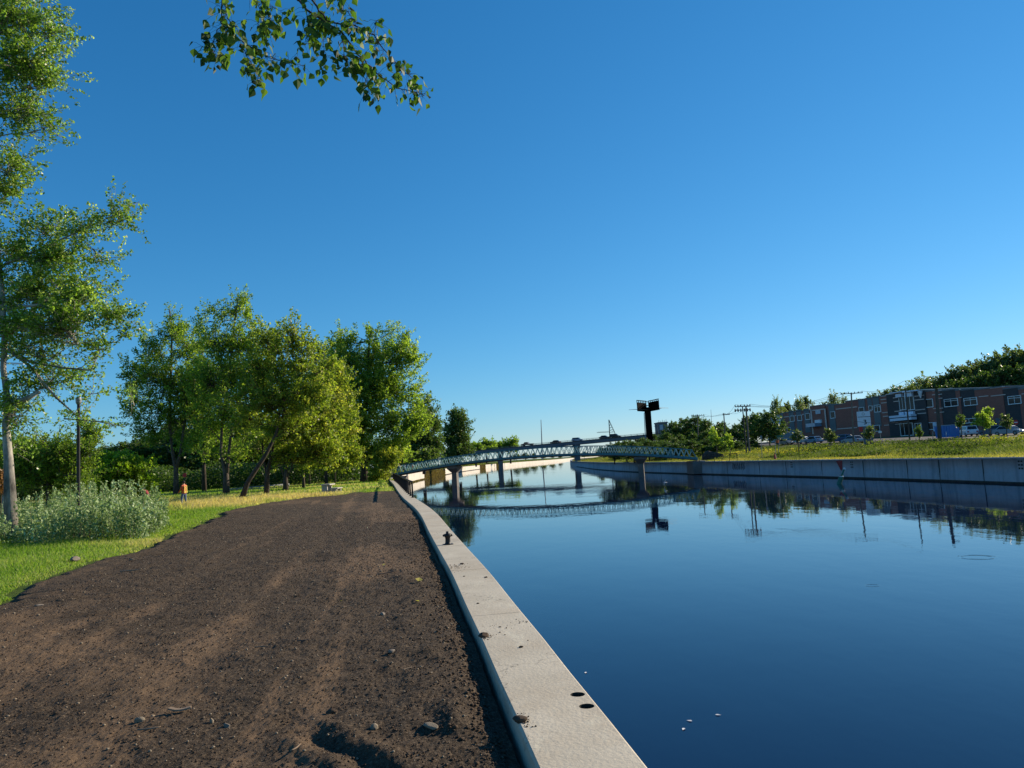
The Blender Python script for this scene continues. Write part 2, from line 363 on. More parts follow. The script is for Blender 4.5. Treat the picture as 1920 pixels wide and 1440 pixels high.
def watermat():
    k = NM('canal_water'); b = k.b
    b.inputs['Base Color'].default_value = (.003, .010, .036, 1); b.inputs['Roughness'].default_value = .015; b.inputs['IOR'].default_value = 1.33
    v = k.coord((1, 1, 1)); sx = k.n('ShaderNodeSeparateXYZ'); k.l(v, sx.inputs[0])
    w1 = k.noise(.9, k.coord((1.0, .55, 1)), 3, .5)           # slow swell
    w2 = k.noise(5.5, k.coord((1.0, .7, 1)), 3, .55)           # fine ripple
    patch = k.ramp(k.noise(.055, k.coord((.5, 1.6, 1)), 3, .55), [(.52, (0, 0, 0)), (.68, (1, 1, 1))])
    far = k.ramp(k.math('MULTIPLY', sx.outputs[1], 1/90), [(.22, (0.05,)*3), (.55, (1, 1, 1))])
    amp = k.math('ADD', .10, k.math('MULTIPLY', k.math('MULTIPLY', patch, far), .9))
    h = k.math('ADD', k.math('MULTIPLY', w1, .42), k.math('MULTIPLY', k.math('MULTIPLY', w2, amp), .35))
    # spreading rings where fish have risen
    for (rx, ry, rad) in RINGS:
        dx = k.math('SUBTRACT', sx.outputs[0], rx); dy = k.math('SUBTRACT', sx.outputs[1], ry)
        d = k.math('SQRT', k.math('ADD', k.math('MULTIPLY', dx, dx), k.math('MULTIPLY', dy, dy)))
        wv = k.math('SINE', k.math('MULTIPLY', d, 2*math.pi/(rad*.3)))
        env = k.ramp(k.math('DIVIDE', d, rad*2.0), [(.25, (0, 0, 0)), (.42, (1, 1, 1)), (.58, (0, 0, 0))])
        h = k.math('ADD', h, k.math('MULTIPLY', k.math('MULTIPLY', wv, env), .11))
    k.l(k.bump(h, 1.0, .0125), b.inputs['Normal']); return k.m
RINGS = []
for (px, py, r) in ((1636, 1098, .2), (1832, 1045, .55)):
    p = gp(px, py, WATER); RINGS.append((p.x, p.y, r))
M['water'] = watermat()

# ================================================================== SETTING
def strip(name, rows, mat, kind='structure', att=None, smooth=True):
    """rows: array (R, C, 3)"""
    rows = np.asarray(rows, float); R, C, _ = rows.shape
    i = np.arange(R-1)[:, None]*C+np.arange(C-1)[None, :]
    f = np.stack([i, i+1, i+1+C, i+C], -1).reshape(-1, 4)
    o = npmesh(name, rows.reshape(-1, 3), f, mat, att=att, smooth=smooth); o['kind'] = kind; return o
ys = np.concatenate([np.linspace(-30, 130, 161), np.geomspace(132, 1500, 90)])
# water
xs = np.linspace(-300, 900, 13); yy = np.array([-60, -20, 0, 50, 120, 250, 500, 900, 1600, 2500.])
strip('water', np.stack([np.stack([xs, np.full_like(xs, y), np.full_like(xs, WATER)], -1) for y in yy]), M['water'], smooth=False)
# left bank ground
offs = np.array([.55, 1.5, 3, 5, 8, 12, 17, 24, 34, 50, 80, 140, 300, 800, 2500.])
rows = []
for y in ys:
    nx, ny = normL(y); e = edgeL(y)
    x = e+nx*offs; yv = y+ny*offs*min(1, 30/max(30., abs(y))) if False else np.full_like(offs, y)
    x = e-offs
    z = -0.0+.10*vn(x*.12, yv*.12)*smooth(14, 30, offs)-.35*(1-smooth(3.5, 6.2, offs))*(y < 52)
    rows.append(np.stack([x, yv, z], -1))
far = rows[-1].copy(); far[:, 1] = 6000; far[:, 0] = far[:, 0]+1500; rows.append(far)
strip('ground', np.array(rows), M['turf'])
# right bank ground
offs = np.array([.45, 1.2, 2.5, 4, 6, 9, 13, 18, 24, 30, 36, 42, 48, 56, 70, 90, 110, 130, 150, 175, 210, 300, 700, 2600.])
rows = []
for y in np.concatenate([np.linspace(-60, 10, 8), ys[ys > 12]]):
    x = edgeR(y)+offs; yv = np.full_like(offs, y)
    z = zr(x, yv)+.25*vn(x*.15, yv*.15, 3)*smooth(3, 10, offs)*(1-smooth(40, 60, offs))
    rows.append(np.stack([x, yv, z], -1))
far = rows[-1].copy(); far[:, 1] = 6000; far[:, 0] += 1800; rows.append(far)
strip('ground', np.array(rows), M['bank_soil'])
# car park / street in front of the brick building
def lane(name, tab, w, dz, mat, n=60):
    t = np.linspace(0, 1, n); X = np.interp(t, np.linspace(0, 1, len(tab)), [a for a, b in tab]); Y = np.interp(t, np.linspace(0, 1, len(tab)), [b for a, b in tab])
    r = []
    for i in range(n):
        r.append([(X[i]+q, Y[i], float(zr(X[i]+q, Y[i]))+dz) for q in np.linspace(-w/2, w/2, 7)])
    return strip(name, r, mat)
lane('street', [(90, 60), (81, 115), (72, 165), (69, 215), (67, 260)], 19, .06, M['asphalt'])
# canal bank profile left (coping slabs are things of their own further down)
# fine soil of the bare path
NR, NC = 900, 760
Y = np.geomspace(1.6, 59, NR)[:, None]*np.ones((1, NC))
u = (1-(1-np.linspace(0, 1, NC))**1.0)[None, :]
xl = lawn_edge(Y)-.35; xr = edgeL(Y)-.60*np.sqrt(1+.02)
xr = edgeL(Y)-.64-.02*smooth(10, 40, Y)*2
wob = .55*vn(Y*.9, 0*Y, 5)+.35*vn(Y*2.7, 0*Y, 6)+.22*vn(Y*7.3, 0*Y, 15)+.8*vn(Y*.25, 0*Y, 7)
xl = xl+wob
X = xl+(xr-xl)*u
def soil_h(X, Y):
    d = edgeL(Y)-.62-X                                  # distance to the coping
    h = .085+.04*vn(X*.45, Y*.30, 1)+.04*vn(X*1.3, Y*1.0, 2)+.030*vn(X*4, Y*4, 3)+.022*vn(X*9, Y*9, 4)+.015*np.abs(vn(X*19, Y*19, 5))+.010*vn(X*41, Y*41, 6)+.007*vn(X*83, Y*83, 8)
    h += -.055*np.exp(-((d-.05)/.13)**2)*smooth(40, 14, Y)  # gully along the coping
    h += .05*np.exp(-((d-.62)/.25)**2)*(.5+vn(X*3, Y*1.5, 11))*smooth(30, 8, Y)
    # wheel marks
    for a, b in ((2.6, .35), (4.3, .35)):
        h += -.022*np.exp(-((d-a-.25*vn(Y*.1, 0*Y, int(a)))/b)**2)
    # the ledge and hollow near the bottom of the view
    _a = gp(598, 1378, .06); _b = gp(735, 1440, .06); _L = math.hypot(_b.x-_a.x, _b.y-_a.y); _ux, _uy = (_b.x-_a.x)/_L, (_b.y-_a.y)/_L
    _t = ((X-_a.x)*_ux+(Y-_a.y)*_uy)/_L; _n = (X-_a.x)*(-_uy)+(Y-_a.y)*_ux; _w = smooth(-.25, .1, _t)*(1-smooth(.9, 1.25, _t)); _n = _n+.04*vn(X*7, Y*7, 13)
    h += _w*(.036*np.exp(-((_n-.07)/.10)**2)-.036*np.exp(-((_n+.07)/.07)**2)+.03*np.exp(-((_n+.25)/.08)**2))
    h += .05*np.exp(-(((X+.15-edgeL(Y)+.85)/.1)**2+((Y-5.6)/.3)**2))
    return h
Z = soil_h(X, Y)
edge = smooth(0, .06, u)*smooth(59, 56.8, Y+.6*vn(X*.8, 0*X, 9))
Z = Z*edge-.10*(1-edge); Z[:, -1] -= .25
att = .40+.8*vn(X*.35+Y*.12, Y*.16, 21)+.35*vn(X*1.6, Y*.9, 22)
_d = edgeL(Y)-X
for _c, _w in ((1.9, .16), (2.35, .10), (3.55, .18), (4.9, .14), (5.6, .2)): att = att+.38*np.exp(-((_d-_c-.5*vn(Y*.07, 0*Y, int(_c*10)))/_w)**2)*np.clip(.6+vn(X*.8, Y*.5, int(_c*7)), 0, 1)
P = np.stack([X, Y, Z], -1)
i = np.arange(NR-1)[:, None]*NC+np.arange(NC-1)[None, :]
f = np.stack([i, i+1, i+1+NC, i+NC], -1).reshape(-1, 4)
o = npmesh('dirt_path', P.reshape(-1, 3), f, M['soil'], att=att, smooth=True); o['kind'] = 'structure'
# the same path behind the viewer
yb = np.linspace(-30, 1.6, 40)
strip('dirt_path', [[(x, y, .045+.05*float(vn(x, y, 2))) for x in np.linspace(float(lawn_edge(y)), float(edgeL(y))-.66, 12)] for y in yb], M['soil'], att=np.full(40*12, .5))
# footpath through the trees and the worn track
def path3(name, pts, w, z, mat):
    n = len(pts); r = []
    for i in range(n):
        a = Vector(pts[max(0, i-1)]); b = Vector(pts[min(n-1, i+1)]); d = (b-a).normalized(); s = Vector((d.y, -d.x))*w/2; p = Vector(pts[i])
        r.append([(p.x-s.x, p.y-s.y, z), (p.x, p.y, z+.015), (p.x+s.x, p.y+s.y, z)])
    return strip(name, r, mat, att=np.full(n*3, .35))
pp = [gp(*q)[:2] for q in ((655, 932), (668, 922), (676, 915), (672, 909), (664, 903))]
path3('footpath', [pp[0]]+[tuple(Vector(pp[i]).lerp(Vector(pp[i+1]), t)) for i in range(4) for t in (.33, .66, 1)], 1.6, .03, M['soil'])
path3('footpath', [(-60, 66), (-45, 76), (-32, 88), (-25, 105), (-22, 125)], 2.6, .06, M['asphalt'])

# ------------------------------------------------------------------ gravel crumbs, stones, twigs on the soil
def crumbs(name, pts, size, mat, label, cat=None, kind='stuff', flat=.7):
    n = len(pts); base = np.array([(1, 0, 0), (0, 1, 0), (-1, 0, 0), (0, -1, 0), (0, 0, 1), (0, 0, -1)], float)
    fc = np.array([(0, 1, 4), (1, 2, 4), (2, 3, 4), (3, 0, 4), (1, 0, 5), (2, 1, 5), (3, 2, 5), (0, 3, 5)])
    a = RNG.random(n)*6.28; c, s = np.cos(a), np.sin(a)
    V = base[None]*(.7+.6*RNG.random((n, 6, 1)))*size[:, None, None]; V[..., 2] *= flat
    x = V[..., 0]*c[:, None]-V[..., 1]*s[:, None]; y = V[..., 0]*s[:, None]+V[..., 1]*c[:, None]
    V = np.stack([x, y, V[..., 2]], -1)+pts[:, None]
    Fc = fc[None]+(np.arange(n)*6)[:, None, None]
    o = npmesh(name, V.reshape(-1, 3), Fc.reshape(-1, 3), mat); o['kind'] = kind; o['label'] = label; return o
def soil_pts(n, y0=2.2, y1=45, near=None):
    Yp = np.exp(RNG.uniform(math.log(y0), math.log(y1), n)); xl = np.maximum(lawn_edge(Yp)+.6, -.75*Yp-1); xr = edgeL(Yp)-.72
    if near: xl = xr-near(Yp)
    Xp = xl+(xr-xl)*RNG.random(n); return np.stack([Xp, Yp, soil_h(Xp, Yp)], -1)
p = soil_pts(70000, 2.4, 30); s = (.0022+.0011*np.sqrt(p[:, 1]))*(.5+RNG.random(70000)**3*2.0); p[:, 2] += s*.3
crumbs('soil_crumbs', p, s, M['clod'], 'dark loose crumbs of soil strewn all over the bare path')
p = soil_pts(7000, 2.6, 50); s = (.0025+.0016*np.sqrt(p[:, 1]))*(.4+RNG.random(7000)**4*2.2); p[:, 2] += s*.3
crumbs('pebbles', p, s, M['stone_pale'], 'small pale pebbles scattered in the dark soil')
p = soil_pts(3000, 3.4, 26, lambda y: .12+.55*RNG.random(3000)**1.5); s = (.004+.0014*np.sqrt(p[:, 1]))*(.6+RNG.random(3000)**3*2.4); p[:, 2] += s*.4
crumbs('soil_clods', p, s, M['clod'], 'rough dark soil clods heaped along the concrete coping')
def rock(seed, r, sc):
    rnd = random.Random(seed); bm = bmesh.new(); bmesh.ops.create_icosphere(bm, subdivisions=3, radius=r)
    n = [Vector((rnd.uniform(-1, 1), rnd.uniform(-1, 1), rnd.uniform(-1, 1))).normalized() for _ in range(9)]; d = [r*rnd.uniform(.62, .92) for _ in n]
    for v in bm.verts:
        for a, b in zip(n, d):
            e = v.co.dot(a)-b
            if e > 0: v.co -= a*e
        v.co = Vector((v.co.x*sc[0], v.co.y*sc[1], v.co.z*sc[2]))
    me = bpy.data.meshes.new('stone'); bm.to_mesh(me); bm.free(); return me
stones = [((262, 1360), .035, (1.2, .8, .8), 'stone_pale', 'pale split stone on the soil left of the curved bark strip'),
          ((397, 1360), .024, (.8, .8, 1.1), 'stone_pale', 'small upright stone right of the curved bark strip'),
          ((425, 1367), .026, (1.2, .8, .9), 'stone', 'brown wedge-shaped stone, rightmost of the trio below the bark strip'),
          ((703, 1376), .030, (1.1, .9, .9), 'stone_pale', 'rounded stone beside the scooped hollow in the soil'),
          ((718, 1160), .035, (1.2, .9, .7), 'stone', 'brown stone half sunk in the soil near the path middle'),
          ((622, 1345), .035, (1.3, .9, .7), 'clod', 'dark lump above the scooped hollow'),
          ((141, 1050), .12, (1.2, .9, .55), 'stone', 'grey-brown stone lying in the grass edge by the soil'),
          ((248, 1052), .05, (1.3, .8, .6), 'stone_pale', 'pale flat stone at the soil edge near the silvery thicket'),
          ((735, 1237), .035, (1.2, .9, .6), 'stone', 'brown stone near the grass tuft by the coping'),
          ((808, 1375), .05, (1.5, .8, .35), 'stone_pale', 'flat pale flake lying in soil between hollow and coping'),
          ((73, 1141), .04, (1.6, .8, .5), 'stone', 'dark stone on soil at the left edge below the grass')]
for n, (q, r, sc, m, lb) in enumerate(stones):
    g = gp(*q, .06); me = rock(n, r, sc); o = link(me, 'stone', M[m]); o.location = (g.x, g.y, float(soil_h(np.array(g.x), np.array(g.y)))+r*.35*sc[2]); o.rotation_euler = (0, 0, n*1.3)
    if n == 6: o.location.z = .09
    tag(o, lb, 'stone', 'stones on the bare soil')
# curved strip of bark
g = gp(338, 1345, .06); mb = MB()
pts = [Vector((-.085+.17*t, .02*math.sin(t*3.1)*-1, .022-.010*math.sin(t*3.14))) for t in np.linspace(0, 1, 9)]
for a, b in zip(pts[:-1], pts[1:]): mb.bar(a, b, .035, .012)
o = mb.build('bark_strip', M['twig']); o.location = (g.x, g.y, float(soil_h(np.array(g.x), np.array(g.y)))+.01); tag(o, 'curved brown strip of bark lying on the soil at lower left', 'bark')
for n, (q, L, a, lb) in enumerate([((655, 1143), .20, .5, 'pale bent twig lying on the soil in the middle of the path'), ((765, 1270), .09, .9, 'short pale twig on the soil left of the coping'),
                                   ((280, 1375), .16, .3, 'thin bowed straw on the soil at lower left'), ((570, 1215), .14, .1, 'thin straight dark twig in the middle of the soil'),
                                   ((555, 1420), .1, 1.0, 'pale curled twig beside the scooped hollow'), ((725, 1078), .35, .2, 'long dark twig on the soil halfway along the coping'),
                                   ((490, 1222), .15, -.2, 'brown twig on the soil left of the middle'), ((245, 1075), .5, -.1, 'brown stick at the left of the path near the grass')]):
    g = gp(*q, .06); mb = MB(); rnd = random.Random(n); P_ = [Vector((L*(t-.5), .12*L*math.sin(3.1*t+n), .01+.06*L*t*t)) for t in np.linspace(0, 1, 7)]
    mb.tube(P_, [.004+.015*L]*5+[.003+.01*L, .002], 5); o = mb.build('twig', M['twig'] if n != 3 and n != 5 else M['wood_dark'], smooth=True)
    o.location = (g.x, g.y, float(soil_h(np.array(g.x), np.array(g.y)))+.012); o.rotation_euler = (0, 0, a); tag(o, lb, 'twig', 'twigs on the bare soil')

# ------------------------------------------------------------------ the canal walls
def wall_loft(ys_, edge, side, prof):
    """prof: list of (offset toward land, z); side=-1 left bank, +1 right bank"""
    r = []
    for y in ys_:
        e = float(edge(y)); dd = float(edge(y+.5)-edge(y-.5)); n = math.sqrt(1+dd*dd); nx, ny = (side/n, -side*dd/n)
        r.append([(e+nx*o_, y+ny*o_, z_) for o_, z_ in prof])
    R, C = len(r), len(prof); V = np.array(r).reshape(-1, 3); i = np.arange(R-1)[:, None]*C+np.arange(C-1)[None, :]
    return V, np.stack([i, i+1, i+1+C, i+C], -1).reshape(-1, 4)
qw = empty('quay_wall', (float(edgeL(2)), 2, COPE), 'pale concrete canal wall with a flat coping beside the bare soil', 'canal wall')
slab_y = [-12.0]
while slab_y[-1] < 118: slab_y.append(slab_y[-1]+3.66)
off0 = 8.75-min(slab_y, key=lambda a: abs(a-8.75)); slab_y = [a+off0 for a in slab_y]; slab_y = [a for a in slab_y if not 3 < a < 7]
HOLES = [gp(1083, 1302, COPE), gp(1100, 1324, COPE)]
for n in range(len(slab_y)-1):
    a, b = slab_y[n]+.006, slab_y[n+1]-.006
    V, Fc = wall_loft(np.linspace(a, b, 7), edgeL, -1, [(.60, -.35), (.60, COPE-.02), (.585, COPE), (.02, COPE), (0, COPE-.02), (0, -.30), (.60, -.35)])
    m = 7; me_f = [tuple(x) for x in Fc]+[tuple(range(0, 6))[::-1], tuple(6*7+j for j in range(6))]
    mb = MB(); mb.add([tuple(v) for v in V], me_f); o = mb.build('coping_slab', M['coping'], qw, world=True)
    if any(a < h.y < b for h in HOLES):
        bm = bmesh.new(); bm.from_mesh(o.data); bmesh.ops.remove_doubles(bm, verts=bm.verts[:], dist=1e-4); bmesh.ops.recalc_face_normals(bm, faces=bm.faces[:]); bm.to_mesh(o.data); bm.free()
        cut = MB()
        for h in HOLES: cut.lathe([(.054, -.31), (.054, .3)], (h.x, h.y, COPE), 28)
        c = cut.build('cutter', M['algae_hole_shade']); md = o.modifiers.new('b', 'BOOLEAN'); md.operation = 'DIFFERENCE'; md.solver = 'EXACT'; md.material_mode = 'TRANSFER'; md.object = c  # dark cutter faces put shade into the colour of the hole walls
        bpy.context.view_layer.update(); dg = bpy.context.evaluated_depsgraph_get(); me = bpy.data.meshes.new_from_object(o.evaluated_get(dg)); o.modifiers.clear(); o.data = me
        if not me.materials: me.materials.append(M['coping'])
        bpy.data.objects.remove(c)
        for h in HOLES:
            mb = MB(); mb.lathe([(.053, -.30), (.053, -.29)], (h.x, h.y, COPE), 24); d = mb.build('hole_floor', M['algae_hole_shade'], qw, world=True)  # near-black floor colour stands in for shade deep in the hole
yl = np.concatenate([np.linspace(-30, 118, 120)])
V, Fc = wall_loft(yl, edgeL, -1, [(.03, -.302), (.03, WATER-.6)])
npmesh('wall_face', V, Fc, M['wall_pale'], qw, world=True)
V, Fc = wall_loft(yl, edgeL, -1, [(.012, WATER+.30), (.0, WATER-.4)])
npmesh('waterline_stain', V, Fc, M['algae_hole_shade'], qw, world=True)
fw = empty('quay_wall', (float(edgeL(150)), 150, 0), 'long sunlit cream canal wall curving away beyond the footbridge', 'canal wall')
yl2 = np.concatenate([np.linspace(118, 300, 60), np.geomspace(305, 1490, 80)])
V, Fc = wall_loft(yl2, edgeL, -1, [(.9, -.2), (.9, .12), (0, .12), (0, WATER-.6)]); npmesh('wall_face', V, Fc, M['wall_pale'], fw, world=True)
V, Fc = wall_loft(np.linspace(119, 400, 90), edgeL, -1, [(-.012, WATER+.22), (-.03, WATER-.4)]); npmesh('waterline_stain', V, Fc, M['algae_hole_shade'], fw, world=True)
# far-bank wall, near right
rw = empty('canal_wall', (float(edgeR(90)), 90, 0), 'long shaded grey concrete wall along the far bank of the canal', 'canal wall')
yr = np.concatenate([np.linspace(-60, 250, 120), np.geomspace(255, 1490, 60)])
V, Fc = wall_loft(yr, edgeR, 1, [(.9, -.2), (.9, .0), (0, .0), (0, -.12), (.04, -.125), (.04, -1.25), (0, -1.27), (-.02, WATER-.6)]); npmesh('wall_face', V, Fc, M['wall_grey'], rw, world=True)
V, Fc = wall_loft(yr[:125], edgeR, 1, [(-.045, WATER+.16), (-.06, WATER-.4)]); npmesh('waterline_stain', V, Fc, M['algae_hole_shade'], rw, world=True)
def onwall(px, py):
    """hit the right wall with the line of sight, to read off where a mark sits"""
    v = ray(px, py); t = 10.0
    for _ in range(60):
        P_ = v*t; t = t*.5+.5*(float(edgeR(P_.y))/v.x)
    P_ = v*t; return float(P_.y), float(P_.z+EYE)
def wallpt(y, z, out=.03):
    dd = float(edgeR(y+.5)-edgeR(y-.5)); n = math.sqrt(1+dd*dd); return Vector((float(edgeR(y))-out/n, y+out*dd/n, z))
for px in (1300, 1363, 1423, 1473, 1540, 1618, 1700, 1760, 1842, 1238, 1180, 1123):      # expansion joints
    y, _ = onwall(px, 870); mb = MB(); mb.bar(wallpt(y, -.14, -.0), wallpt(y, -1.9, -.0), .07, .03); mb.build('joint', M['algae_hole_shade'], rw, world=True)
for (px, py) in ((1597, 867), (1484, 868), (1913, 862)):                                   # groups of six weep holes
    y, z = onwall(px, py)
    for r_ in range(3):
        for c_ in range(2):
            mb = MB(); a = wallpt(y-.13+.27*c_-.06*0, -.30-.26*r_, -.02); b = wallpt(y-.13+.27*c_+.13, -.30-.26*r_, -.02); mb.bar(a, b, .05, .12); mb.build('weep_hole', M['algae_hole_shade'], rw, world=True)
# painted red wedge
y0, _ = onwall(1567.5, 870); y1, _ = onwall(1579.5, 870); y2, _ = onwall(1574, 870); y3, _ = onwall(1578, 870)
mb = MB(); q = [wallpt(y0, -.13, -.015), wallpt(y1, -.13, -.015), wallpt(y3, -1.0, -.015), wallpt((y2+y3)/2, -1.22, -.015), wallpt(y2, -1.0, -.015)]
q2 = [v+Vector((-.012, 0, 0)) for v in q]; mb.add(q+q2, [(0, 1, 2, 3, 4), (9, 8, 7, 6, 5)]+[(i, (i+1) % 5, (i+1) % 5+5, i+5) for i in range(5)]); mb.build('red_mark', M['red_paint'], rw, world=True)
# graffiti scrawl
ya, _ = onwall(1372, 870); yb_, _ = onwall(1396, 870); mb = MB(); rnd = random.Random(5)
for k_ in range(13):
    t = ya+(yb_-ya)*(k_+.5)/13; L = (yb_-ya)/13; z0 = -.25-.55*(k_ % 2)*.3; pts = [wallpt(t+L*rnd.uniform(-.5, .5), z0-.28*j+rnd.uniform(-.05, .05), -.012) for j in range(4)]
    for a, b in zip(pts[:-1], pts[1:]): mb.bar(a, b, .05, .035)
mb.build('graffiti', M['sign_ink'], rw, world=True)

# railing on the coping
def railing(name, ys_, z0, h, off, label, edge=edgeL, side=-1, mat='rail_metal', mid=(), w=.06, group=None):
    pts = []
    for y in ys_:
        e = float(edge(y)); dd = float(edge(y+.5)-edge(y-.5)); n = math.sqrt(1+dd*dd); pts.append(Vector((e+side/n*off, y-side*dd/n*off, z0)))
    t = empty(name, pts[0], label, 'railing', group)
    for p_ in pts:
        mb = MB(); mb.bar(p_, p_+Vector((0, 0, h)), w); mb.box((p_.x-w, p_.y-w, z0+.003), (p_.x+w, p_.y+w, z0+.02)); mb.build('post', M[mat], t, world=True)
    mb = MB()
    for a, b in zip(pts[:-1], pts[1:]):
        mb.bar(a+Vector((0, 0, h)), b+Vector((0, 0, h)), w*1.1, w*.8)
    mb.build('top_rail', M[mat], t, world=True)
    if mid:
        mb = MB()
        for a, b in zip(pts[:-1], pts[1:]):
            for q in mid: mb.bar(a+Vector((0, 0, h*q)), b+Vector((0, 0, h*q)), w*.5)
        mb.build('mid_rail', M[mat], t, world=True)
    return t
railing('railing', list(np.linspace(40.8, 104, 26)), COPE, .86, .12, 'black metal railing on the coping in front of the footbridge', w=.085)
# bollard
g = gp(840, 1021, COPE); mb = MB()
mb.lathe([(.085, 0), (.085, .012), (.068, .02), (.056, .05), (.053, .12), (.058, .155), (.075, .175), (.082, .195), (.075, .215), (.050, .228), (.034, .232), (.034, .275), (.028, .28)], (0, 0, 0), 24)
mb.tube([(-.105, 0, .19), (-.085, 0, .195), (-.03, 0, .205), (.03, 0, .205), (.085, 0, .195), (.105, 0, .19)], [.016, .027, .032, .032, .027, .016], 12)
bt = empty('mooring_bollard', (g.x, g.y, COPE), 'small black iron mooring bollard with two horns on the coping', 'bollard')
o = mb.build('body', M['black_metal'], bt, smooth=True); mb = MB(); mb.lathe([(.12, .0), (.12, .010), (.11, .014)], n=24); mb.build('base_plate', M['black_metal'], bt)
for k_ in range(4): mb = MB(); a = k_*math.pi/2+.6; mb.lathe([(.012, .014), (.012, .024)], (.1*math.cos(a), .1*math.sin(a), 0), 6); mb.build('bolt', M['grey_steel'], bt)
# clods fallen on the coping, leaves
for n, (q, r, lb) in enumerate([((896, 1132), .016, 'clod of soil on the coping just past a joint'), ((938, 1176), .012, 'small clod of soil mid coping'), ((977, 1214), .018, 'double crumb of soil right of mid coping'),
                                ((866, 1058), .03, 'clod of soil on the coping beside the spilled soil'), ((911, 1083), .022, 'clod of soil near the water edge of the coping'), ((870, 1081), .014, 'tiny soil crumb on the coping past the spilled soil'), ((907, 1194), .05, 'dark soil heap spilling onto the coping edge'), ((975, 1352), .045, 'nearest soil heap spilling over the coping edge')]):
    g = gp(*q, COPE); o = link(rock(40+n, r, (1.2, .9, .6)), 'soil_clod', M['clod']); o.location = (g.x, g.y, COPE+r*.3); tag(o, lb, 'clod', 'soil clods on the coping')
p = []
for (q, s_, nn) in (((850, 1065), .14, 160), ((905, 1196), .05, 120), ((976, 1352), .035, 160), ((940, 1180), .12, 26), ((985, 1165), .06, 20), ((770, 950), .15, 60), ((800, 1000), .2, 60)):
    g = gp(*q, COPE)
    for _ in range(nn): p.append((g.x+random.gauss(0, s_), g.y+random.gauss(0, s_*1.8), COPE))
p = np.array(p); ok = (p[:, 0] < edgeL(p[:, 1])-.04) & (p[:, 0] > edgeL(p[:, 1])-.58); p = p[ok]; s = .002+.009*RNG.random(len(p))**2; p[:, 2] += s*.4
crumbs('spilled_soil', p, s, M['clod'], 'dark soil crumbs spilled across the pale coping')
def leafplate(L=.07, wd=.6, n=8, fold=.18, jag=.0):
    """a leaf lying along +y with its stalk at the origin"""
    L_ = []; 
    prof = [(0, 0), (.12, .28), (.3, .5), (.5, .42), (.72, .22), (.88, .08), (1, 0)]
    for t, q in prof: L_.append((-q*L*wd*1.5, t*L, fold*q*L))
    R_ = [(-x, y, z) for x, y, z in L_[1:-1]]; mid = [(0, t*L, 0) for t, q in prof[1:-1]]
    V = L_+R_+mid; n = len(prof); f = []
    for i in range(n-1):
        li, lj = i, i+1
        ri = 0 if i == 0 else n+i-1; rj = n-1 if i == n-2 else n+i
        mi = 0 if i == 0 else n+n-2+i-1; mj = n-1 if i == n-2 else n+n-2+i
        a = [li, lj, mj, mi]; b = [mi, mj, rj, ri]
        f.append(tuple(dict.fromkeys(a))); f.append(tuple(dict.fromkeys(b)))
    return V, [x for x in f if len(x) > 2]
for n, (q, L, m, lb) in enumerate([((785, 1098), .13, 'yellow_leaf', 'bright yellow fallen leaf on the soil, larger one'), ((787, 1138), .06, 'yellow_leaf', 'small pale fallen leaf on the soil below the bright yellow one'), ((640, 1128), .05, 'yellow_leaf', 'pale scrap of leaf far left of the yellow leaf on soil'), ((718, 1064), .07, 'yellow_leaf', 'pale fallen leaf on the soil before the spilled soil')]):
    g = gp(*q, .06); V, f = leafplate(L); mb = MB(); mb.add(V, f); o = mb.build('fallen_leaf', M[m]); o.data.attributes.new('v', 'FLOAT', 'POINT').data.foreach_set('value', [.6]*len(V))
    o.location = (g.x, g.y, float(soil_h(np.array(g.x), np.array(g.y)))+.02); o.rotation_euler = (.3, .2, n*1.9); tag(o, lb, 'leaf', 'fallen leaves on the bare soil')
for n, (q, lb) in enumerate([((1298, 1353), 'brightest pale leaf floating on the water near the coping'), ((1283, 1366), 'thin pale leaf floating on the water nearest the bottom'), ((1341, 1341), 'pale leaf floating on the water, right of the brightest one'), ((1098, 1263), 'grey leaf floating close to the coping edge')]):
    g = gp(*q, WATER); V, f = leafplate(.09, .35, fold=.1); mb = MB(); mb.add(V, f); o = mb.build('floating_leaf', M['white_cloth']); o.data.attributes.new('v', 'FLOAT', 'POINT').data.foreach_set('value', [.9]*len(V))
    o.location = (g.x, g.y, WATER+.008); o.rotation_euler = (0, 0, n*1.7+1); tag(o, lb, 'leaf', 'leaves floating on the canal')

# ================================================================== VEGETATION
def leaves_np(C, size, aspect=.62, up=.35, rng=RNG):
    """diamond leaves at centres C; returns verts and quad faces"""
    n = len(C); a = rng.normal(size=(n, 3)); a[:, 2] -= .35; a /= np.linalg.norm(a, axis=1)[:, None]
    nr = rng.normal(size=(n, 3)); nr[:, 2] += up*2; b = np.cross(nr, a); b /= np.linalg.norm(b, axis=1)[:, None]+1e-9
    s = (size*(.65+.7*rng.random(n)))[:, None]; c = np.cross(a, b)*s*.12
    V = np.stack([C-a*s*.5, C-b*s*aspect*.5+c, C+a*s*.5, C+b*s*aspect*.5+c], 1)
    return V.reshape(-1, 3), (np.arange(n)*4)[:, None]+np.arange(4)[None]
def clump_leaves(cl, per, axis_len, rad, leaf, rng, vbase):
    """cl: (k,3) centres, dirs (k,3)"""
    C, Dv = cl; k = len(C); t = rng.random((k, per, 1)); t = t**.8
    off = np.clip(rng.normal(size=(k, per, 3)), -1.5, 1.5)*(rad*(1.0-.5*t)); off[..., 2] *= .8
    P_ = C[:, None]+Dv[:, None]*(t-.5)*axis_len+off
    v = vbase[:, None]+rng.normal(size=(k, per))*.22
    return P_.reshape(-1, 3), v.ravel()
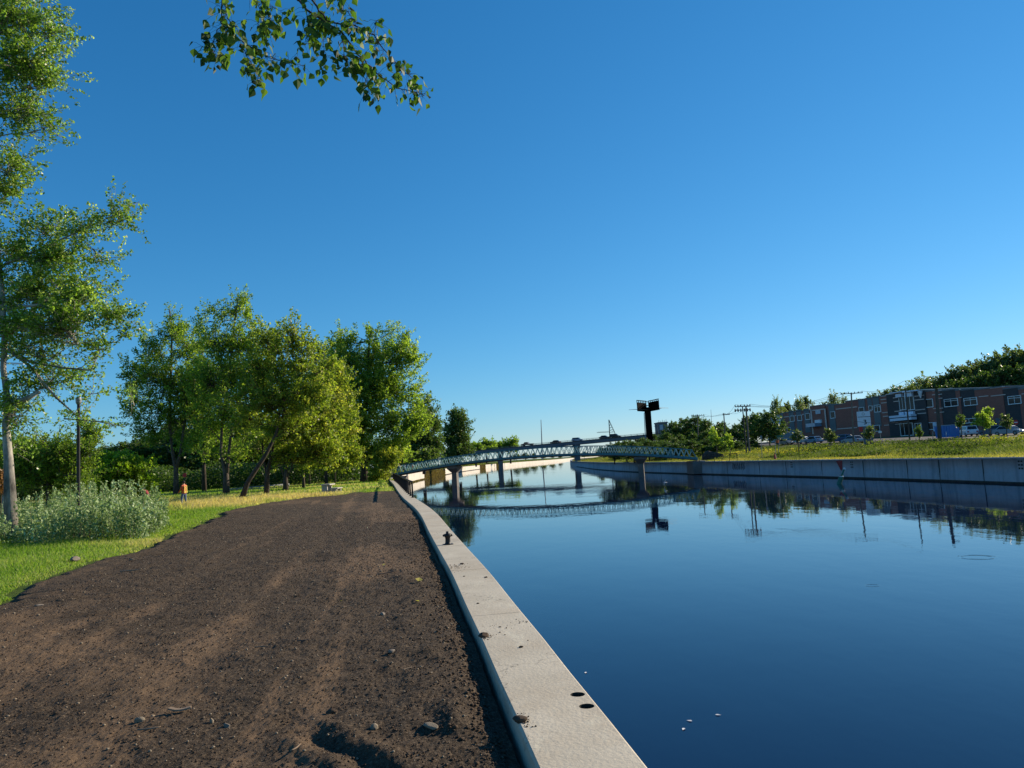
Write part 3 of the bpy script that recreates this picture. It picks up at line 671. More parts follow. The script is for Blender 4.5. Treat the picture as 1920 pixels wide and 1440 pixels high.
def grow(root, trunk, blobs, nleaf, leaf, mat, bk, seed, per=45, clen=1.0, crad=.32, upw=.6, stems=(), vcol=.5, twig=.018, limb=.085, bare=0.0, tsides=9):
    """trunk: list of (Vector, radius); blobs: (centre, rx, ry, rz, weight)"""
    rng = np.random.default_rng(seed); rnd = random.Random(seed); nleaf = int(nleaf*1.1); leaf = leaf*1.3; crad = crad*.9
    wood = MB(); P_ = [p for p, r in trunk]; R_ = [r for p, r in trunk]
    wood.tube(P_, R_, tsides)
    for st in stems: wood.tube([p for p, r in st], [r for p, r in st], 7)
    allp = [(p, r) for p, r in trunk]
    def dense(ln):
        o = []
        for (p, r), (q, s) in zip(ln[:-1], ln[1:]):
            for t in (0, .25, .5, .75): o.append((p.lerp(q, t), r+(s-r)*t))
        o.append(ln[-1]); return o
    sk = dense(trunk)
    for st in stems: sk += dense(st)
    tot = sum(b[1]*b[2]*b[4] for b in blobs); CC = []; DD = []; VB = []
    for (c, rx, ry, rz, wt) in blobs:
        k = max(3, int(nleaf*rx*ry*wt*rnd.uniform(.65, 1.2)/tot/per))
        # limb from the skeleton
        cand = [(abs((p-c).length-1.15*max(rx, rz))+.9*max(0, p.z-c.z+.2*rz)+1.2*max(0, c.z-p.z-1.8*(p-c).xy.length-.5*rz), p, r) for p, r in sk[2:]]
        _, p0, r0 = min(cand, key=lambda q: q[0]); m_ = p0.lerp(c, .5)+Vector((0, 0, -.12*(c-p0).length*(1 if c.z > p0.z else -.6)))
        lr = min(r0*.62, limb*max(.5, (rx*ry*rz)**(1/3)/2.0)); lp = []
        n_ = 7
        for i in range(n_):
            t = i/(n_-1); q = p0*(1-t)**2+m_*2*t*(1-t)+c*t*t
            if 0 < i: q = q+Vector((rnd.gauss(0, 1), rnd.gauss(0, 1), rnd.gauss(0, 1)))*.05*min(rx, 1.2)
            lp.append(q)
        wood.tube(lp, [lr*(1-.72*i/(n_-1)) for i in range(n_)], 6, cap=False)
        u_ = rng.normal(size=(k, 3)); u_ /= np.linalg.norm(u_, axis=1)[:, None]; rr = rng.random(k)**(1/2.1); rr = np.where(rng.random(k) < .22, 1.0+.38*rng.random(k), rr)
        u_ *= rr[:, None]; ctr = np.array(c)+u_*np.array([rx, ry, rz])
        d = u_*1.0+np.array([0, 0, upw])+rng.normal(size=(k, 3))*.35; d /= np.linalg.norm(d, axis=1)[:, None]
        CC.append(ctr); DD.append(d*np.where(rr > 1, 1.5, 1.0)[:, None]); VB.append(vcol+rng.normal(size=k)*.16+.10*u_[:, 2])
        for j in range(k):
            q = Vector(ctr[j]); s0 = lp[rnd.choice((3, 4, 4, 5, 6, 6))]
            mid = s0.lerp(q, .55)+Vector((0, 0, -.08*(q-s0).length)); e = q+Vector(d[j])*clen*.35
            wood.tube([s0, mid, q, e], [twig*1.5, twig, twig*.7, twig*.3], 3, cap=False)
    CC = np.concatenate(CC); DD = np.concatenate(DD); VB = np.concatenate(VB)
    CR = np.linalg.norm(DD, axis=1); Pl, v = clump_leaves((CC, DD), per, clen, crad*np.where(CR > 1.2, .62, 1.0)[:, None, None], leaf, rng, VB)
    kp_ = rng.random(len(Pl)) < np.repeat(np.where(CR > 1.2, .6, 1.0), per); Pl = Pl[kp_]; v = v[kp_]
    V, Fc = leaves_np(Pl, np.full(len(Pl), leaf), rng=rng)
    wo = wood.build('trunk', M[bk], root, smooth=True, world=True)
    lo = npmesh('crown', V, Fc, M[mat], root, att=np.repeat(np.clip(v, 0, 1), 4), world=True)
    return wo, lo
def pxtree(name, label, cat, D, trunk, blobs, nleaf, leaf, mat='leaf_green', bk='bark', seed=1, stems=(), group=None, dj=.5, **kw):
    """trunk: [(px,py,width px)], blobs: [(px,py,rx px,ry px[,weight[,depth offset m]])]"""
    s = D/F; rnd = random.Random(seed*7+1)
    def ln(t): return [(dp(x, y, D), w_*s/2) for x, y, w_ in t]
    tr = ln(trunk); base = tr[0][0].copy(); g = 0.0 if base.x < edgeL(D) else float(zr(base.x, base.y)); base.z = g
    tr[0] = (Vector((tr[0][0].x, tr[0][0].y, g-.15)), tr[0][1]*1.15)
    B = []
    for b in blobs:
        x, y, rx, ry = b[:4]; wt = b[4] if len(b) > 4 else 1.0; dd = b[5] if len(b) > 5 else rnd.uniform(-1, 1)*dj*rx*s
        c = dp(x, y, D+dd); k = (D+dd)*s/D; B.append((c, rx*s, (rx+ry)*.5*s*.9, ry*s, wt))
    root = empty(name, base, label, cat, group)
    grow(root, tr, B, nleaf, leaf, mat, bk, seed, stems=[ln(st) for st in stems], **kw)
    return root

G1 = 'park trees along the left bank'
pxtree('poplar_tree', 'tall pale-barked poplar at the left edge, branches reaching over the lawn', 'tree', 28,
       [(24, 935, 23), (16, 860, 16), (11, 800, 13), (13, 740, 11), (6, 690, 10), (9, 640, 10), (2, 560, 14), (-6, 470, 13), (-14, 360, 12), (-22, 220, 10), (-30, 60, 7), (-40, -180, 3)],
       [(-80, -80, 160, 140, .4), (-90, 130, 130, 110, .5), (25, 25, 90, 50, 1.1), (100, 60, 40, 45, .8), (45, 120, 75, 55, 1.2), (95, 150, 40, 28, .6), (50, 210, 60, 50), (30, 300, 60, 38, .8), (95, 235, 35, 32, .7),
        (-60, 330, 90, 80, .6), (20, 355, 45, 22, .5), (230, 405, 42, 30, .8), (165, 425, 50, 28, .8), (80, 420, 60, 35, .6), (100, 480, 70, 40, 1), (25, 470, 55, 50, .9), (190, 485, 45, 20, .55), (215, 388, 28, 20, .4),
        (60, 545, 90, 45, 1.4), (150, 550, 60, 35, 1), (110, 600, 90, 35, 1.2), (215, 590, 50, 30, .9), (20, 600, 60, 60, 1.2), (60, 650, 80, 30, .8), (185, 640, 45, 20, .5), (255, 605, 25, 18, .3),
        (110, 700, 60, 35, .7), (175, 728, 40, 24, .4), (60, 720, 45, 40, .6), (30, 770, 45, 45, .8), (150, 770, 38, 28, .4), (205, 790, 35, 18, .15), (185, 668, 40, 14, .2), (250, 760, 18, 35, .12), (15, 830, 35, 40, .6)],
       76000, .088, 'leaf_poplar', 'bark_pale', 3, per=40, clen=.85, crad=.165, vcol=.40, upw=.15, limb=.06, twig=.010,
       stems=[[(16, 655, 7), (60, 690, 5), (105, 745, 4), (150, 785, 2.5)], [(16, 657, 7), (60, 680, 5), (120, 690, 4), (170, 694, 3), (186, 664, 1)], [(0, 500, 5), (100, 455, 4), (180, 420, 2.5), (262, 378, 1.2)], [(3, 580, 8), (70, 572, 5), (170, 590, 3)],
              [(120, 785, 3), (180, 790, 2), (235, 800, 1.2)], [(14, 755, 13), (45, 750, 11), (75, 735, 6)]])
# trees of the park, nearest first
pxtree('maple_tree', 'leaning dark-trunked maple at the grass edge with a yellow-green crown', 'tree', 57,
       [(451, 940, 11), (464, 905, 9), (480, 880, 8), (497, 855, 7), (515, 820, 6), (530, 780, 5), (545, 730, 4), (550, 680, 3)],
       [(500, 640, 40, 38), (545, 635, 38, 32, .8), (515, 690, 50, 40), (565, 690, 45, 45), (535, 740, 60, 40), (485, 740, 45, 45), (590, 740, 35, 40), (575, 655, 25, 25, .6), (460, 780, 35, 30, .6), (480, 690, 30, 30, .7), (610, 690, 25, 30, .7), (545, 790, 45, 25, .6), (430, 745, 25, 25, .4)],
       26000, .15, 'leaf_yellow', 'bark', 11, per=40, clen=1.0, crad=.27, vcol=.35, upw=.7, group=G1)
pxtree('maple_tree', 'forked maple with bright yellow-green foliage in front of the picnic table', 'tree', 62,
       [(499, 932, 10), (501, 895, 9), (502, 880, 8), (510, 850, 5), (516, 800, 4), (530, 760, 3)],
       [(560, 800, 50, 40), (515, 800, 40, 30, .7), (600, 790, 35, 45), (560, 850, 55, 22, .9), (605, 845, 35, 28), (475, 835, 30, 22, .4), (590, 745, 40, 35), (625, 815, 18, 35, .8), (525, 845, 30, 20, .6), (630, 760, 20, 28, .7), (635, 850, 16, 22, .6), (555, 770, 40, 25, .6)],
       22000, .155, 'leaf_yellow', 'bark', 12, per=40, clen=.9, crad=.27, vcol=.5, upw=.3, group=G1, stems=[[(501, 895, 5), (494, 862, 4), (490, 820, 3)], [(502, 882, 4), (506, 860, 3), (506, 830, 2)]])
pxtree('maple_tree', 'three-stemmed maple just right of the forked maple', 'tree', 74,
       [(536, 920, 10), (535, 900, 9), (538, 870, 5), (541, 840, 4), (545, 790, 3)],
       [(540, 850, 30, 18, .6), (575, 862, 30, 15, .5), (620, 720, 35, 40), (650, 760, 22, 45), (635, 810, 22, 28), (600, 700, 30, 30, .8), (640, 700, 20, 25, .6)],
       14000, .17, 'leaf_yellow', 'bark', 13, per=38, clen=1.1, crad=.32, vcol=.4, group=G1, stems=[[(534, 900, 4), (528, 880, 3), (520, 865, 2)], [(535, 902, 4), (546, 880, 3), (552, 855, 2)]])
pxtree('maple_tree', 'slim maple with low leafy sprays left of the concrete picnic table', 'tree', 80,
       [(569, 915, 6), (569, 895, 4.5), (568, 870, 4), (572, 840, 3)],
       [(600, 855, 38, 20, .9), (650, 850, 30, 22), (625, 870, 25, 12, .5), (575, 860, 22, 16, .5), (655, 800, 20, 30)],
       12000, .18, 'leaf_yellow', 'bark', 14, per=36, clen=1.0, crad=.32, vcol=.5, upw=.2, group=G1)
pxtree('ash_tree', 'tall tree with twin pale stems and a ragged pointed top', 'tree', 76,
       [(424, 922, 12), (424, 890, 10), (414, 850, 5), (416, 800, 5), (425, 740, 5), (432, 680, 4), (440, 600, 3), (446, 560, 1.5)],
       [(445, 575, 24, 24, .8), (420, 590, 22, 20, .6), (470, 600, 22, 18, .5), (375, 600, 16, 22, .5), (440, 640, 45, 35), (395, 640, 35, 35), (480, 650, 30, 28, .7), (430, 700, 55, 42), (385, 710, 45, 40), (470, 720, 45, 40), (420, 765, 55, 35), (470, 790, 40, 35, .8), (390, 800, 30, 30, .6), (440, 840, 25, 20, .3), (392, 575, 12, 16, .3), (458, 556, 10, 12, .2), (500, 660, 22, 30, .5), (495, 760, 25, 35, .6), (455, 850, 30, 20, .35), (380, 850, 20, 20, .3)],
       34000, .17, 'leaf_green', 'bark_grey', 15, per=42, clen=1.5, crad=.34, vcol=.5, upw=1.3, group=G1, stems=[[(425, 895, 7), (428, 860, 6), (432, 820, 5), (440, 770, 4)]])
pxtree('ash_tree', 'dark broad tree between the poplar and the tall twin-stemmed tree', 'tree', 84,
       [(330, 922, 10), (330, 880, 8), (322, 840, 5), (318, 790, 6), (320, 720, 5), (322, 640, 3), (318, 580, 2)],
       [(318, 590, 13, 22, .6), (330, 620, 30, 28), (290, 660, 35, 38), (350, 655, 35, 38), (258, 700, 28, 32), (300, 715, 45, 38), (350, 720, 40, 42), (255, 750, 28, 28, .9), (300, 770, 45, 32, .9), (350, 780, 35, 38), (380, 750, 30, 40), (275, 800, 32, 20, .6), (345, 835, 25, 18, .4), (240, 690, 12, 14, .3), (375, 700, 30, 30, .7), (375, 790, 28, 30, .7), (300, 820, 35, 15, .5), (395, 840, 25, 22, .4), (240, 770, 18, 15, .4)],
       34000, .18, 'leaf_green', 'bark_grey', 16, per=44, clen=1.4, crad=.36, vcol=.38, upw=1.0, group=G1, stems=[[(330, 880, 7), (338, 850, 6), (345, 800, 5), (350, 750, 4)], [(331, 910, 6), (333, 870, 3), (340, 840, 2.5)]])
pxtree('ash_tree', 'shaded tree filling the gap between the dark broad tree and the tall twin-stemmed one', 'tree', 94,
       [(383, 918, 8), (382, 860, 6), (380, 780, 4), (378, 680, 2)], [(378, 655, 22, 22, .7), (370, 700, 32, 28), (395, 735, 35, 30), (365, 760, 35, 30), (390, 800, 40, 28), (360, 825, 30, 20, .7), (410, 835, 28, 18, .6)],
       18000, .19, 'leaf_green', 'bark', 25, per=42, clen=1.4, crad=.36, vcol=.35, upw=1.0, group=G1)
pxtree('maple_tree', 'yellowing tree behind the maples, reaching up to the cottonwood crown', 'tree', 92,
       [(612, 906, 6), (610, 860, 5), (606, 780, 4), (604, 700, 2)], [(590, 655, 20, 16, .6), (605, 680, 26, 22, .8), (625, 720, 30, 28), (590, 730, 30, 30), (640, 770, 24, 28), (610, 800, 30, 30), (648, 820, 18, 22, .8)],
       15000, .19, 'leaf_yellow', 'bark', 26, per=40, clen=1.3, crad=.36, vcol=.35, upw=.8, group=G1)
pxtree('cottonwood_tree', 'biggest full-crowned cottonwood beside the left end of the footbridge', 'tree', 97,
       [(683, 904, 17), (683, 880, 12), (682, 850, 11), (680, 810, 9), (685, 760, 8), (690, 700, 6), (692, 640, 3)],
       [(640, 640, 22, 24, .8), (662, 625, 10, 18, .4), (695, 622, 18, 18, .7), (735, 622, 16, 18, .7), (758, 640, 18, 18, .6), (625, 665, 26, 22, .8), (650, 680, 34, 34), (700, 665, 42, 34), (750, 670, 34, 34), (780, 680, 16, 30, .8), (700, 720, 50, 38), (650, 735, 38, 38, .9), (745, 730, 42, 40), (785, 735, 14, 28, .6), (680, 780, 50, 40), (740, 790, 44, 42), (780, 790, 25, 34), (700, 840, 40, 30), (745, 840, 30, 22), (655, 815, 28, 35, .8), (648, 640, 10, 14, .3)],
       62000, .21, 'leaf_green', 'bark', 17, per=48, clen=1.6, crad=.42, vcol=.6, upw=.9, group=G1, limb=.12)
pxtree('sucker_shrub', 'yellow-green leafy suckers growing right of the cottonwood trunk', 'shrub', 93,
       [(708, 905, 2), (708, 880, 1.5)],
       [(710, 880, 14, 22), (725, 865, 18, 16, .9), (700, 895, 10, 12, .8), (722, 890, 9, 10, .4), (740, 855, 14, 12, .5), (712, 850, 12, 16, .7)],
       9000, .18, 'leaf_yellow', 'bark', 18, per=34, clen=.8, crad=.3, vcol=.6)
pxtree('poplar_tree', 'darker poplar behind the left end of the footbridge', 'tree', 168,
       [(795, 880, 6), (795, 850, 4), (798, 800, 3), (800, 760, 2)],
       [(800, 755, 12, 16, .6), (795, 785, 22, 22), (812, 790, 14, 26), (780, 820, 25, 22), (810, 830, 18, 22), (760, 845, 22, 18), (790, 855, 30, 14, .8), (822, 850, 10, 18, .6)],
       16000, .36, 'leaf_dark', 'bark_grey', 19, per=36, clen=2.2, crad=.75, vcol=.75, upw=1, group=G1)
pxtree('poplar_tree', 'upright dark poplar, the rightmost tall tree on the left bank', 'tree', 225,
       [(862, 868, 5), (861, 840, 4), (860, 790, 2)],
       [(855, 778, 14, 10, .7), (868, 785, 10, 12, .6), (858, 800, 20, 18), (845, 825, 14, 22), (868, 825, 16, 18), (858, 845, 24, 14), (878, 848, 10, 10, .5), (842, 798, 8, 12, .4)],
       12000, .46, 'leaf_dark', 'bark_grey', 20, per=34, clen=2.5, crad=.8, vcol=.6, upw=1, group=G1)
for n, (x, y, rx, ry, D, lb) in enumerate([(912, 833, 17, 10, 430, 'rounded tree above the left end of the highway bridge'), (957, 831, 16, 10, 445, 'rounded tree left of the pickup on the highway bridge'), (934, 836, 7, 7, 450, 'thin greyish tree between the two rounded far trees'), (892, 840, 10, 8, 330, 'low bright tree at the left end of the highway bridge')]):
    pxtree('far_tree', lb, 'tree', D, [(x, 858, 3), (x, y, 2)], [(x-rx*.4, y+1, rx*.6, ry*.8), (x+rx*.35, y, rx*.6, ry*.9), (x, y+ry*.8, rx, ry*.6)], 3500, .8, 'leaf_green', 'bark_grey', 30+n, per=24, clen=2.5, crad=1.3, vcol=.35)
# understorey left
pxtree('willow_shrub', 'big olive-green bush behind the silvery thicket at the left', 'shrub', 44,
       [(90, 925, 8), (90, 890, 5), (88, 850, 3)],
       [(60, 838, 45, 28, .9), (110, 850, 42, 36), (40, 880, 42, 36), (95, 895, 50, 30), (145, 890, 34, 36), (165, 845, 26, 30, .6), (20, 850, 30, 30, .7), (175, 800, 16, 14, .2)],
       26000, .10, 'leaf_green', 'bark', 41, per=36, clen=.75, crad=.2, vcol=.35, upw=.6)
pxtree('maple_shrub', 'rounded bright green maple bush left of the workers', 'shrub', 50,
       [(240, 930, 5), (240, 900, 4), (238, 870, 3)],
       [(215, 860, 26, 16, .8), (240, 880, 40, 26), (268, 895, 26, 26), (205, 900, 30, 28), (240, 915, 40, 18)],
       17000, .125, 'leaf_bright', 'bark', 42, per=36, clen=.6, crad=.2, vcol=.5, upw=.2)
pxtree('willow_shrub', 'narrow yellowish sapling beside the black lamp post', 'shrub', 47,
       [(165, 925, 3), (165, 860, 2), (163, 800, 1.5)], [(162, 800, 14, 12, .7), (178, 815, 12, 10, .5), (165, 830, 16, 14, .8)], 2600, .11, 'leaf_yellow', 'bark', 43, per=30, clen=.5, crad=.18, vcol=.4)
pxtree('autumn_shrub', 'small orange-leaved shrub at the extreme left edge', 'shrub', 34, [(2, 935, 2), (3, 905, 1.5)], [(2, 900, 6, 12), (4, 915, 7, 12), (0, 890, 6, 8)], 1500, .07, 'leaf_orange', 'bark', 44, per=26, clen=.3, crad=.1)
# background rows: prototypes copied
def proto_tree(seed, H, W, nleaf, leaf, mat, vcol=.4, clear=.25):
    rnd = random.Random(seed); root = empty('tree', (0, 0, 0), 'x', 'tree')
    tr = [(Vector((0, 0, -.3)), .035*H*.5), (Vector((.1, 0, H*.3)), .012*H), (Vector((-.1, .1, H*.6)), .008*H), (Vector((.1, 0, H*.9)), .003*H)]
    B = []
    for i in range(9):
        a = i*2.4+rnd.random(); t = i/8; z = H*(clear+.12+(.80-clear)*t); r = W*.5*(.75 if t < .85 else .25)*math.sin(math.pi*min(1, .25+t*.7))
        rr = W*.27*(1-.35*t); B.append((Vector((r*math.cos(a), r*math.sin(a), z)), rr, rr, rr*.85, 1))
    B.append((Vector((0, 0, H*.55)), W*.33, W*.33, H*.25, 1.2)); B.append((Vector((0, 0, H*.9)), W*.16, W*.16, H*.09, .6))
    grow(root, tr, B, nleaf, leaf, mat, 'bark_grey', seed, per=30, clen=H*.12, crad=H*.035, vcol=vcol, upw=.8, twig=.03)
    return root
PROT = {'a': proto_tree(101, 12, 9, 9000, .34, 'leaf_hill', .5), 'b': proto_tree(102, 12, 8, 9000, .34, 'leaf_hill', .55), 'c': proto_tree(103, 12, 9, 9000, .34, 'leaf_dark', .42), 'd': proto_tree(104, 12, 7, 5000, .30, 'leaf_hill', .95, .3)}
used = {}
def place(kind, x, y, z, H, name, label, group=None, rz=None, wx=1.0):
    o = PROT[kind] if kind not in used else copy_tree(PROT[kind]); used[kind] = 1
    o.name = name; o.location = (x, y, z); o.scale = (H/12*wx, H/12*wx, H/12); o.rotation_euler = (0, 0, random.random()*6.28 if rz is None else rz)
    o['label'] = label; o['category'] = 'tree'
    if 'group' in o: del o['group']
    if group: o['group'] = group
    return o
def row(kind, px, ytop, D, name, label, group=None, wx=1.0, z=None):
    t = dp(px, ytop, D); g = z if z is not None else (0.0 if t.x < edgeL(D) else float(zr(t.x, t.y)))
    return place(kind, t.x, t.y, g, max(2.0, t.z-g), name, label, group, None, wx)
GH = 'trees on the slope behind the brick building'
hill = [('a', 1634, 741, 236), ('b', 1662, 733, 232), ('d', 1700, 722, 226), ('a', 1716, 719, 230), ('d', 1732, 706, 220), ('a', 1752, 712, 226), ('b', 1768, 708, 215), ('a', 1790, 692, 218), ('b', 1812, 690, 214), ('a', 1826, 682, 220),
        ('b', 1848, 680, 212), ('a', 1866, 668, 216), ('b', 1884, 670, 210), ('a', 1900, 656, 214), ('b', 1918, 662, 208), ('a', 1945, 650, 206), ('c', 1800, 712, 200), ('c', 1840, 700, 200), ('c', 1880, 690, 198), ('c', 1912, 690, 196), ('b', 1980, 645, 204), ('c', 1955, 680, 196), ('b', 2030, 640, 200), ('a', 1680, 728, 240), ('c', 1775, 722, 205)]
for k_, x, y, D in hill: row(k_, x, y, D, 'hillside_tree', 'one of the leafy trees massed on the slope above the brick building', GH, 1.05)
row('d', 1455, 747, 262, 'tall_tree', 'tall pale-topped tree above the left end of the brick building', None, .8)
row('b', 1475, 756, 270, 'tall_tree', 'darker low tree behind the left corner of the brick building', None, .8)
row('d', 1498, 747, 256, 'tall_tree', 'airy tree right of the tall pale-topped tree', None, .9)
row('b', 1511, 745, 262, 'tall_tree', 'fuller tree at the centre of the roofline gap', None, .7)
row('d', 1562, 737, 246, 'tall_tree', 'rounded airy tree left of the utility pole with a wide crossarm', None, .85)
row('d', 1580, 744, 250, 'tall_tree', 'small airy tree tucked behind that crossarm pole', None, .7)
row('b', 1546, 756, 250, 'tall_tree', 'low tree peeping over the portal of the brick building', None, .7)
# dark wood at the highway embankment
GD = 'dark trees on the embankment by the highway'
for n, (k_, x, y, D) in enumerate([('c', 1205, 822, 215), ('c', 1225, 816, 232), ('c', 1248, 812, 214), ('c', 1262, 792, 262), ('c', 1285, 785, 270), ('c', 1302, 782, 262), ('c', 1322, 788, 250), ('c', 1275, 815, 205), ('c', 1300, 812, 200), ('c', 1325, 808, 190), ('c', 1348, 800, 205), ('c', 1352, 792, 240), ('c', 1380, 796, 230), ('b', 1180, 826, 240), ('b', 1160, 828, 262), ('c', 1345, 815, 165), ('c', 1372, 806, 168), ('c', 1215, 828, 200), ('c', 1240, 826, 190), ('b', 1265, 822, 178)]):
    row(k_, x, y, D, 'embankment_tree', 'one of the dark trees massed on the embankment beside the highway', GD, 1.25)
for i_ in range(17): row('c', 1150+i_*16+(i_*7) % 9, 832-(i_*5) % 7-(4 if i_ > 8 else 0), 150+(i_*13) % 22, 'embankment_shrub', 'one of the dark low shrubs edging the embankment below the highway', 'dark shrubs along the foot of the embankment', 2.0)
row('c', 1398, 782, 180, 'dark_tree', 'dark tree behind the twin-pole power line frame', None, .9)
row('c', 1415, 776, 172, 'dark_tree', 'dark tree right of the twin-pole power line frame', None, 1.0)
row('c', 1438, 772, 165, 'dark_tree', 'biggest dark rounded tree, just left of the brick building', None, 1.15)
row('b', 1126, 838, 330, 'far_tree', 'bright round tree below the highway bridge deck', None, 1.3)
row('b', 1150, 836, 300, 'far_tree', 'second round tree below the highway deck, nearer the embankment', None, 1.3)
for n, (x, y, D, h) in enumerate([(985, 849, 700, 0), (1000, 850, 760, 0), (1018, 851, 800, 0), (1035, 850, 900, 0), (1050, 852, 950, 0), (968, 850, 680, 0), (1075, 849, 620, 0), (1095, 847, 560, 0)]):
    row('b', x, y, D, 'far_tree', 'one of the tiny trees far down the canal under the highway bridge', 'far trees down the canal', 1.6)
# small bright saplings on the far bank
pxtree('sapling', 'bright young poplar on the far bank, the taller of two lit saplings', 'tree', 128, [(1345, 856, 1.5), (1342, 815, 1)], [(1339, 808, 6, 9), (1341, 824, 9, 10), (1350, 832, 7, 6, .6)], 1300, .2, 'leaf_green', 'bark_grey', 51, per=26, clen=.7, crad=.3, vcol=.6)
pxtree('sapling', 'bright young poplar on the far bank, the shorter of two lit saplings', 'tree', 128, [(1370, 856, 1.5), (1367, 830, 1)], [(1365, 822, 5, 7), (1369, 833, 5, 7)], 800, .2, 'leaf_green', 'bark_grey', 52, per=26, clen=.6, crad=.28, vcol=.7)
for n, (x, y0, y1, rx, D, mt, v, lb) in enumerate([(1495, 806, 842, 9, 112, 'leaf_hill', .6, 'thin young street tree in front of the light blue trailer'), (1556, 806, 840, 11, 112, 'leaf_hill', .6, 'thin leaning young tree left of the crossarm pole'), (1630, 800, 836, 9, 108, 'leaf_hill', .6, 'young tree at the foot of the number sign'),
                                            (1722, 802, 828, 6, 118, 'leaf_dark', .6, 'small dark tree at the building entrance'), (1801, 778, 818, 8, 112, 'leaf_dark', .7, 'slim dark young tree left of the white car'), (1841, 772, 818, 17, 104, 'leaf_green', .75, 'broad yellow-green young tree before the parked cars'),
                                            (1852, 765, 790, 7, 106, 'leaf_green', .9, 'yellowing top of a sapling behind the broad yellow-green tree'), (1886, 778, 822, 10, 106, 'leaf_hill', .6, 'young tree on the mown mound near the stop sign')]):
    yc = (y0*.62+y1*.38); pxtree('young_tree', lb, 'tree', D, [(x+2, y1, 1.6), (x+1, yc, 1.2), (x, y0, .7)], [(x+math.sin(n*3+j*2.1)*rx*(.3+.10*j), y0+(yc+rx*.6-y0)*(j+.6)/7+math.cos(n+j*1.7)*1.5, rx*(.28+.05*j), rx*(.22+.07*((n+j)%3)), .6+.4*((j*n)%2)) for j in range(7)], int(120*rx), .16, mt, 'bark_grey', 60+n, per=22, clen=.6, crad=.25, vcol=v)
# left background wood (behind the park)
GB = 'trees of the dense wood behind the park'
for n, (k_, x, y, D) in enumerate([('c', 205, 838, 130), ('c', 232, 832, 125), ('c', 262, 828, 128), ('c', 290, 815, 132), ('c', 350, 800, 128), ('c', 395, 795, 125), ('c', 440, 790, 128), ('c', 480, 800, 132), ('c', 520, 795, 135), ('c', 560, 800, 138), ('c', 600, 800, 142), ('c', 640, 805, 145), ('c', 668, 815, 150), ('c', 730, 830, 160), ('b', 330, 790, 150), ('b', 150, 835, 135), ('c', 110, 838, 120), ('c', 60, 830, 118), ('c', 15, 825, 115), ('c', 755, 842, 200), ('c', 845, 850, 260), ('c', -40, 820, 112), ('c', -95, 810, 108), ('c', -150, 815, 105), ('b', -210, 800, 100), ('c', -270, 805, 96), ('c', -340, 800, 92), ('c', -420, 790, 88), ('b', -500, 780, 84)]):
    row(k_, x, y, D, 'background_tree', 'one of the dark trees in the dense wood behind the park', GB, 1.5)
# park trunks seen under the crowns
GT = 'slim park trunks under the yellow canopy'
for n, (x, yb_, w_, D, yt) in enumerate([(628, 905, 3, 100, 800), (641, 901, 4, 112, 800), (652, 899, 4, 118, 800), (661, 898, 3, 122, 800), (580, 907, 3, 96, 800), (606, 899, 2.5, 125, 810), (616, 899, 2.5, 128, 810)]):
    s_ = .8; pxtree('park_tree', 'one of the slim straight trees standing in the shade under the yellow canopy', 'tree', D, [(x, yb_, w_), (x+.5, (yb_+yt)/2, w_*.75), (x+1, yt, w_*.4)], [(x-8, yt+8, 18, 14), (x+10, yt-4, 18, 16), (x, yt-22, 16, 16), (x+2, yt+26, 20, 9, .6)], 4200, .24, 'leaf_green', 'bark_grey', 80+n, per=30, clen=1.3, crad=.4, vcol=.5, group=GT)

# near poplar whose branch hangs into the top of the picture
def twigleaf(mb, p, d, L, rnd, V0, F0, vals):
    """one leaf hanging on a stalk from p"""
    d = Vector(d); st = p+d*L*.6+Vector((rnd.gauss(0, .008), rnd.gauss(0, .008), -.012-.02*rnd.random()))
    mb.tube([p, st], [.0014, .0010], 3, cap=False)
    ax = Vector((rnd.gauss(0, .5)+d.x*.3, rnd.gauss(0, .5)+d.y*.3, -1+rnd.gauss(0, .45))).normalized()
    nrm = Vector((rnd.gauss(0, 1), rnd.gauss(0, 1), rnd.gauss(0, .6))); x = nrm.cross(ax).normalized(); z = ax.cross(x)
    Vl, Fl = LP; n = len(V0)
    for v in Vl: V0.append(tuple(st+(x*v[0]+ax*v[1]+z*v[2])*L))
    for f in Fl: F0.append(tuple(i+n for i in f))
    vv = min(1, max(0, rnd.gauss(.5, .28))); vals += [vv]*len(Vl)
LP = leafplate(1.0, .56, fold=.20)
nr = empty('overhanging_poplar', (-9.5, 1.0, 0), 'near poplar with a leafy branch hanging into the top of the view', 'tree')
wood = MB(); V0 = []; F0 = []; vals = []; rnd = random.Random(21)
DB = 7.0
def bp(px, py, dd=0): return dp(px, py, DB+dd)
trunkp = [Vector((-9.5, 1, -.2)), Vector((-9.4, 1.2, 3)), Vector((-9.1, 1.8, 6)), Vector((-8.8, 2.2, 9)), Vector((-8.6, 2.4, 12))]
wood.tube(trunkp, [.24, .19, .16, .12, .05], 12)
main = [trunkp[2]+Vector((0, 0, .6)), Vector((-6.5, 4.2, 8.2)), bp(430, -160), bp(520, -60), bp(560, 0)]
wood.tube(main, [.09, .06, .035, .022, .018], 8)
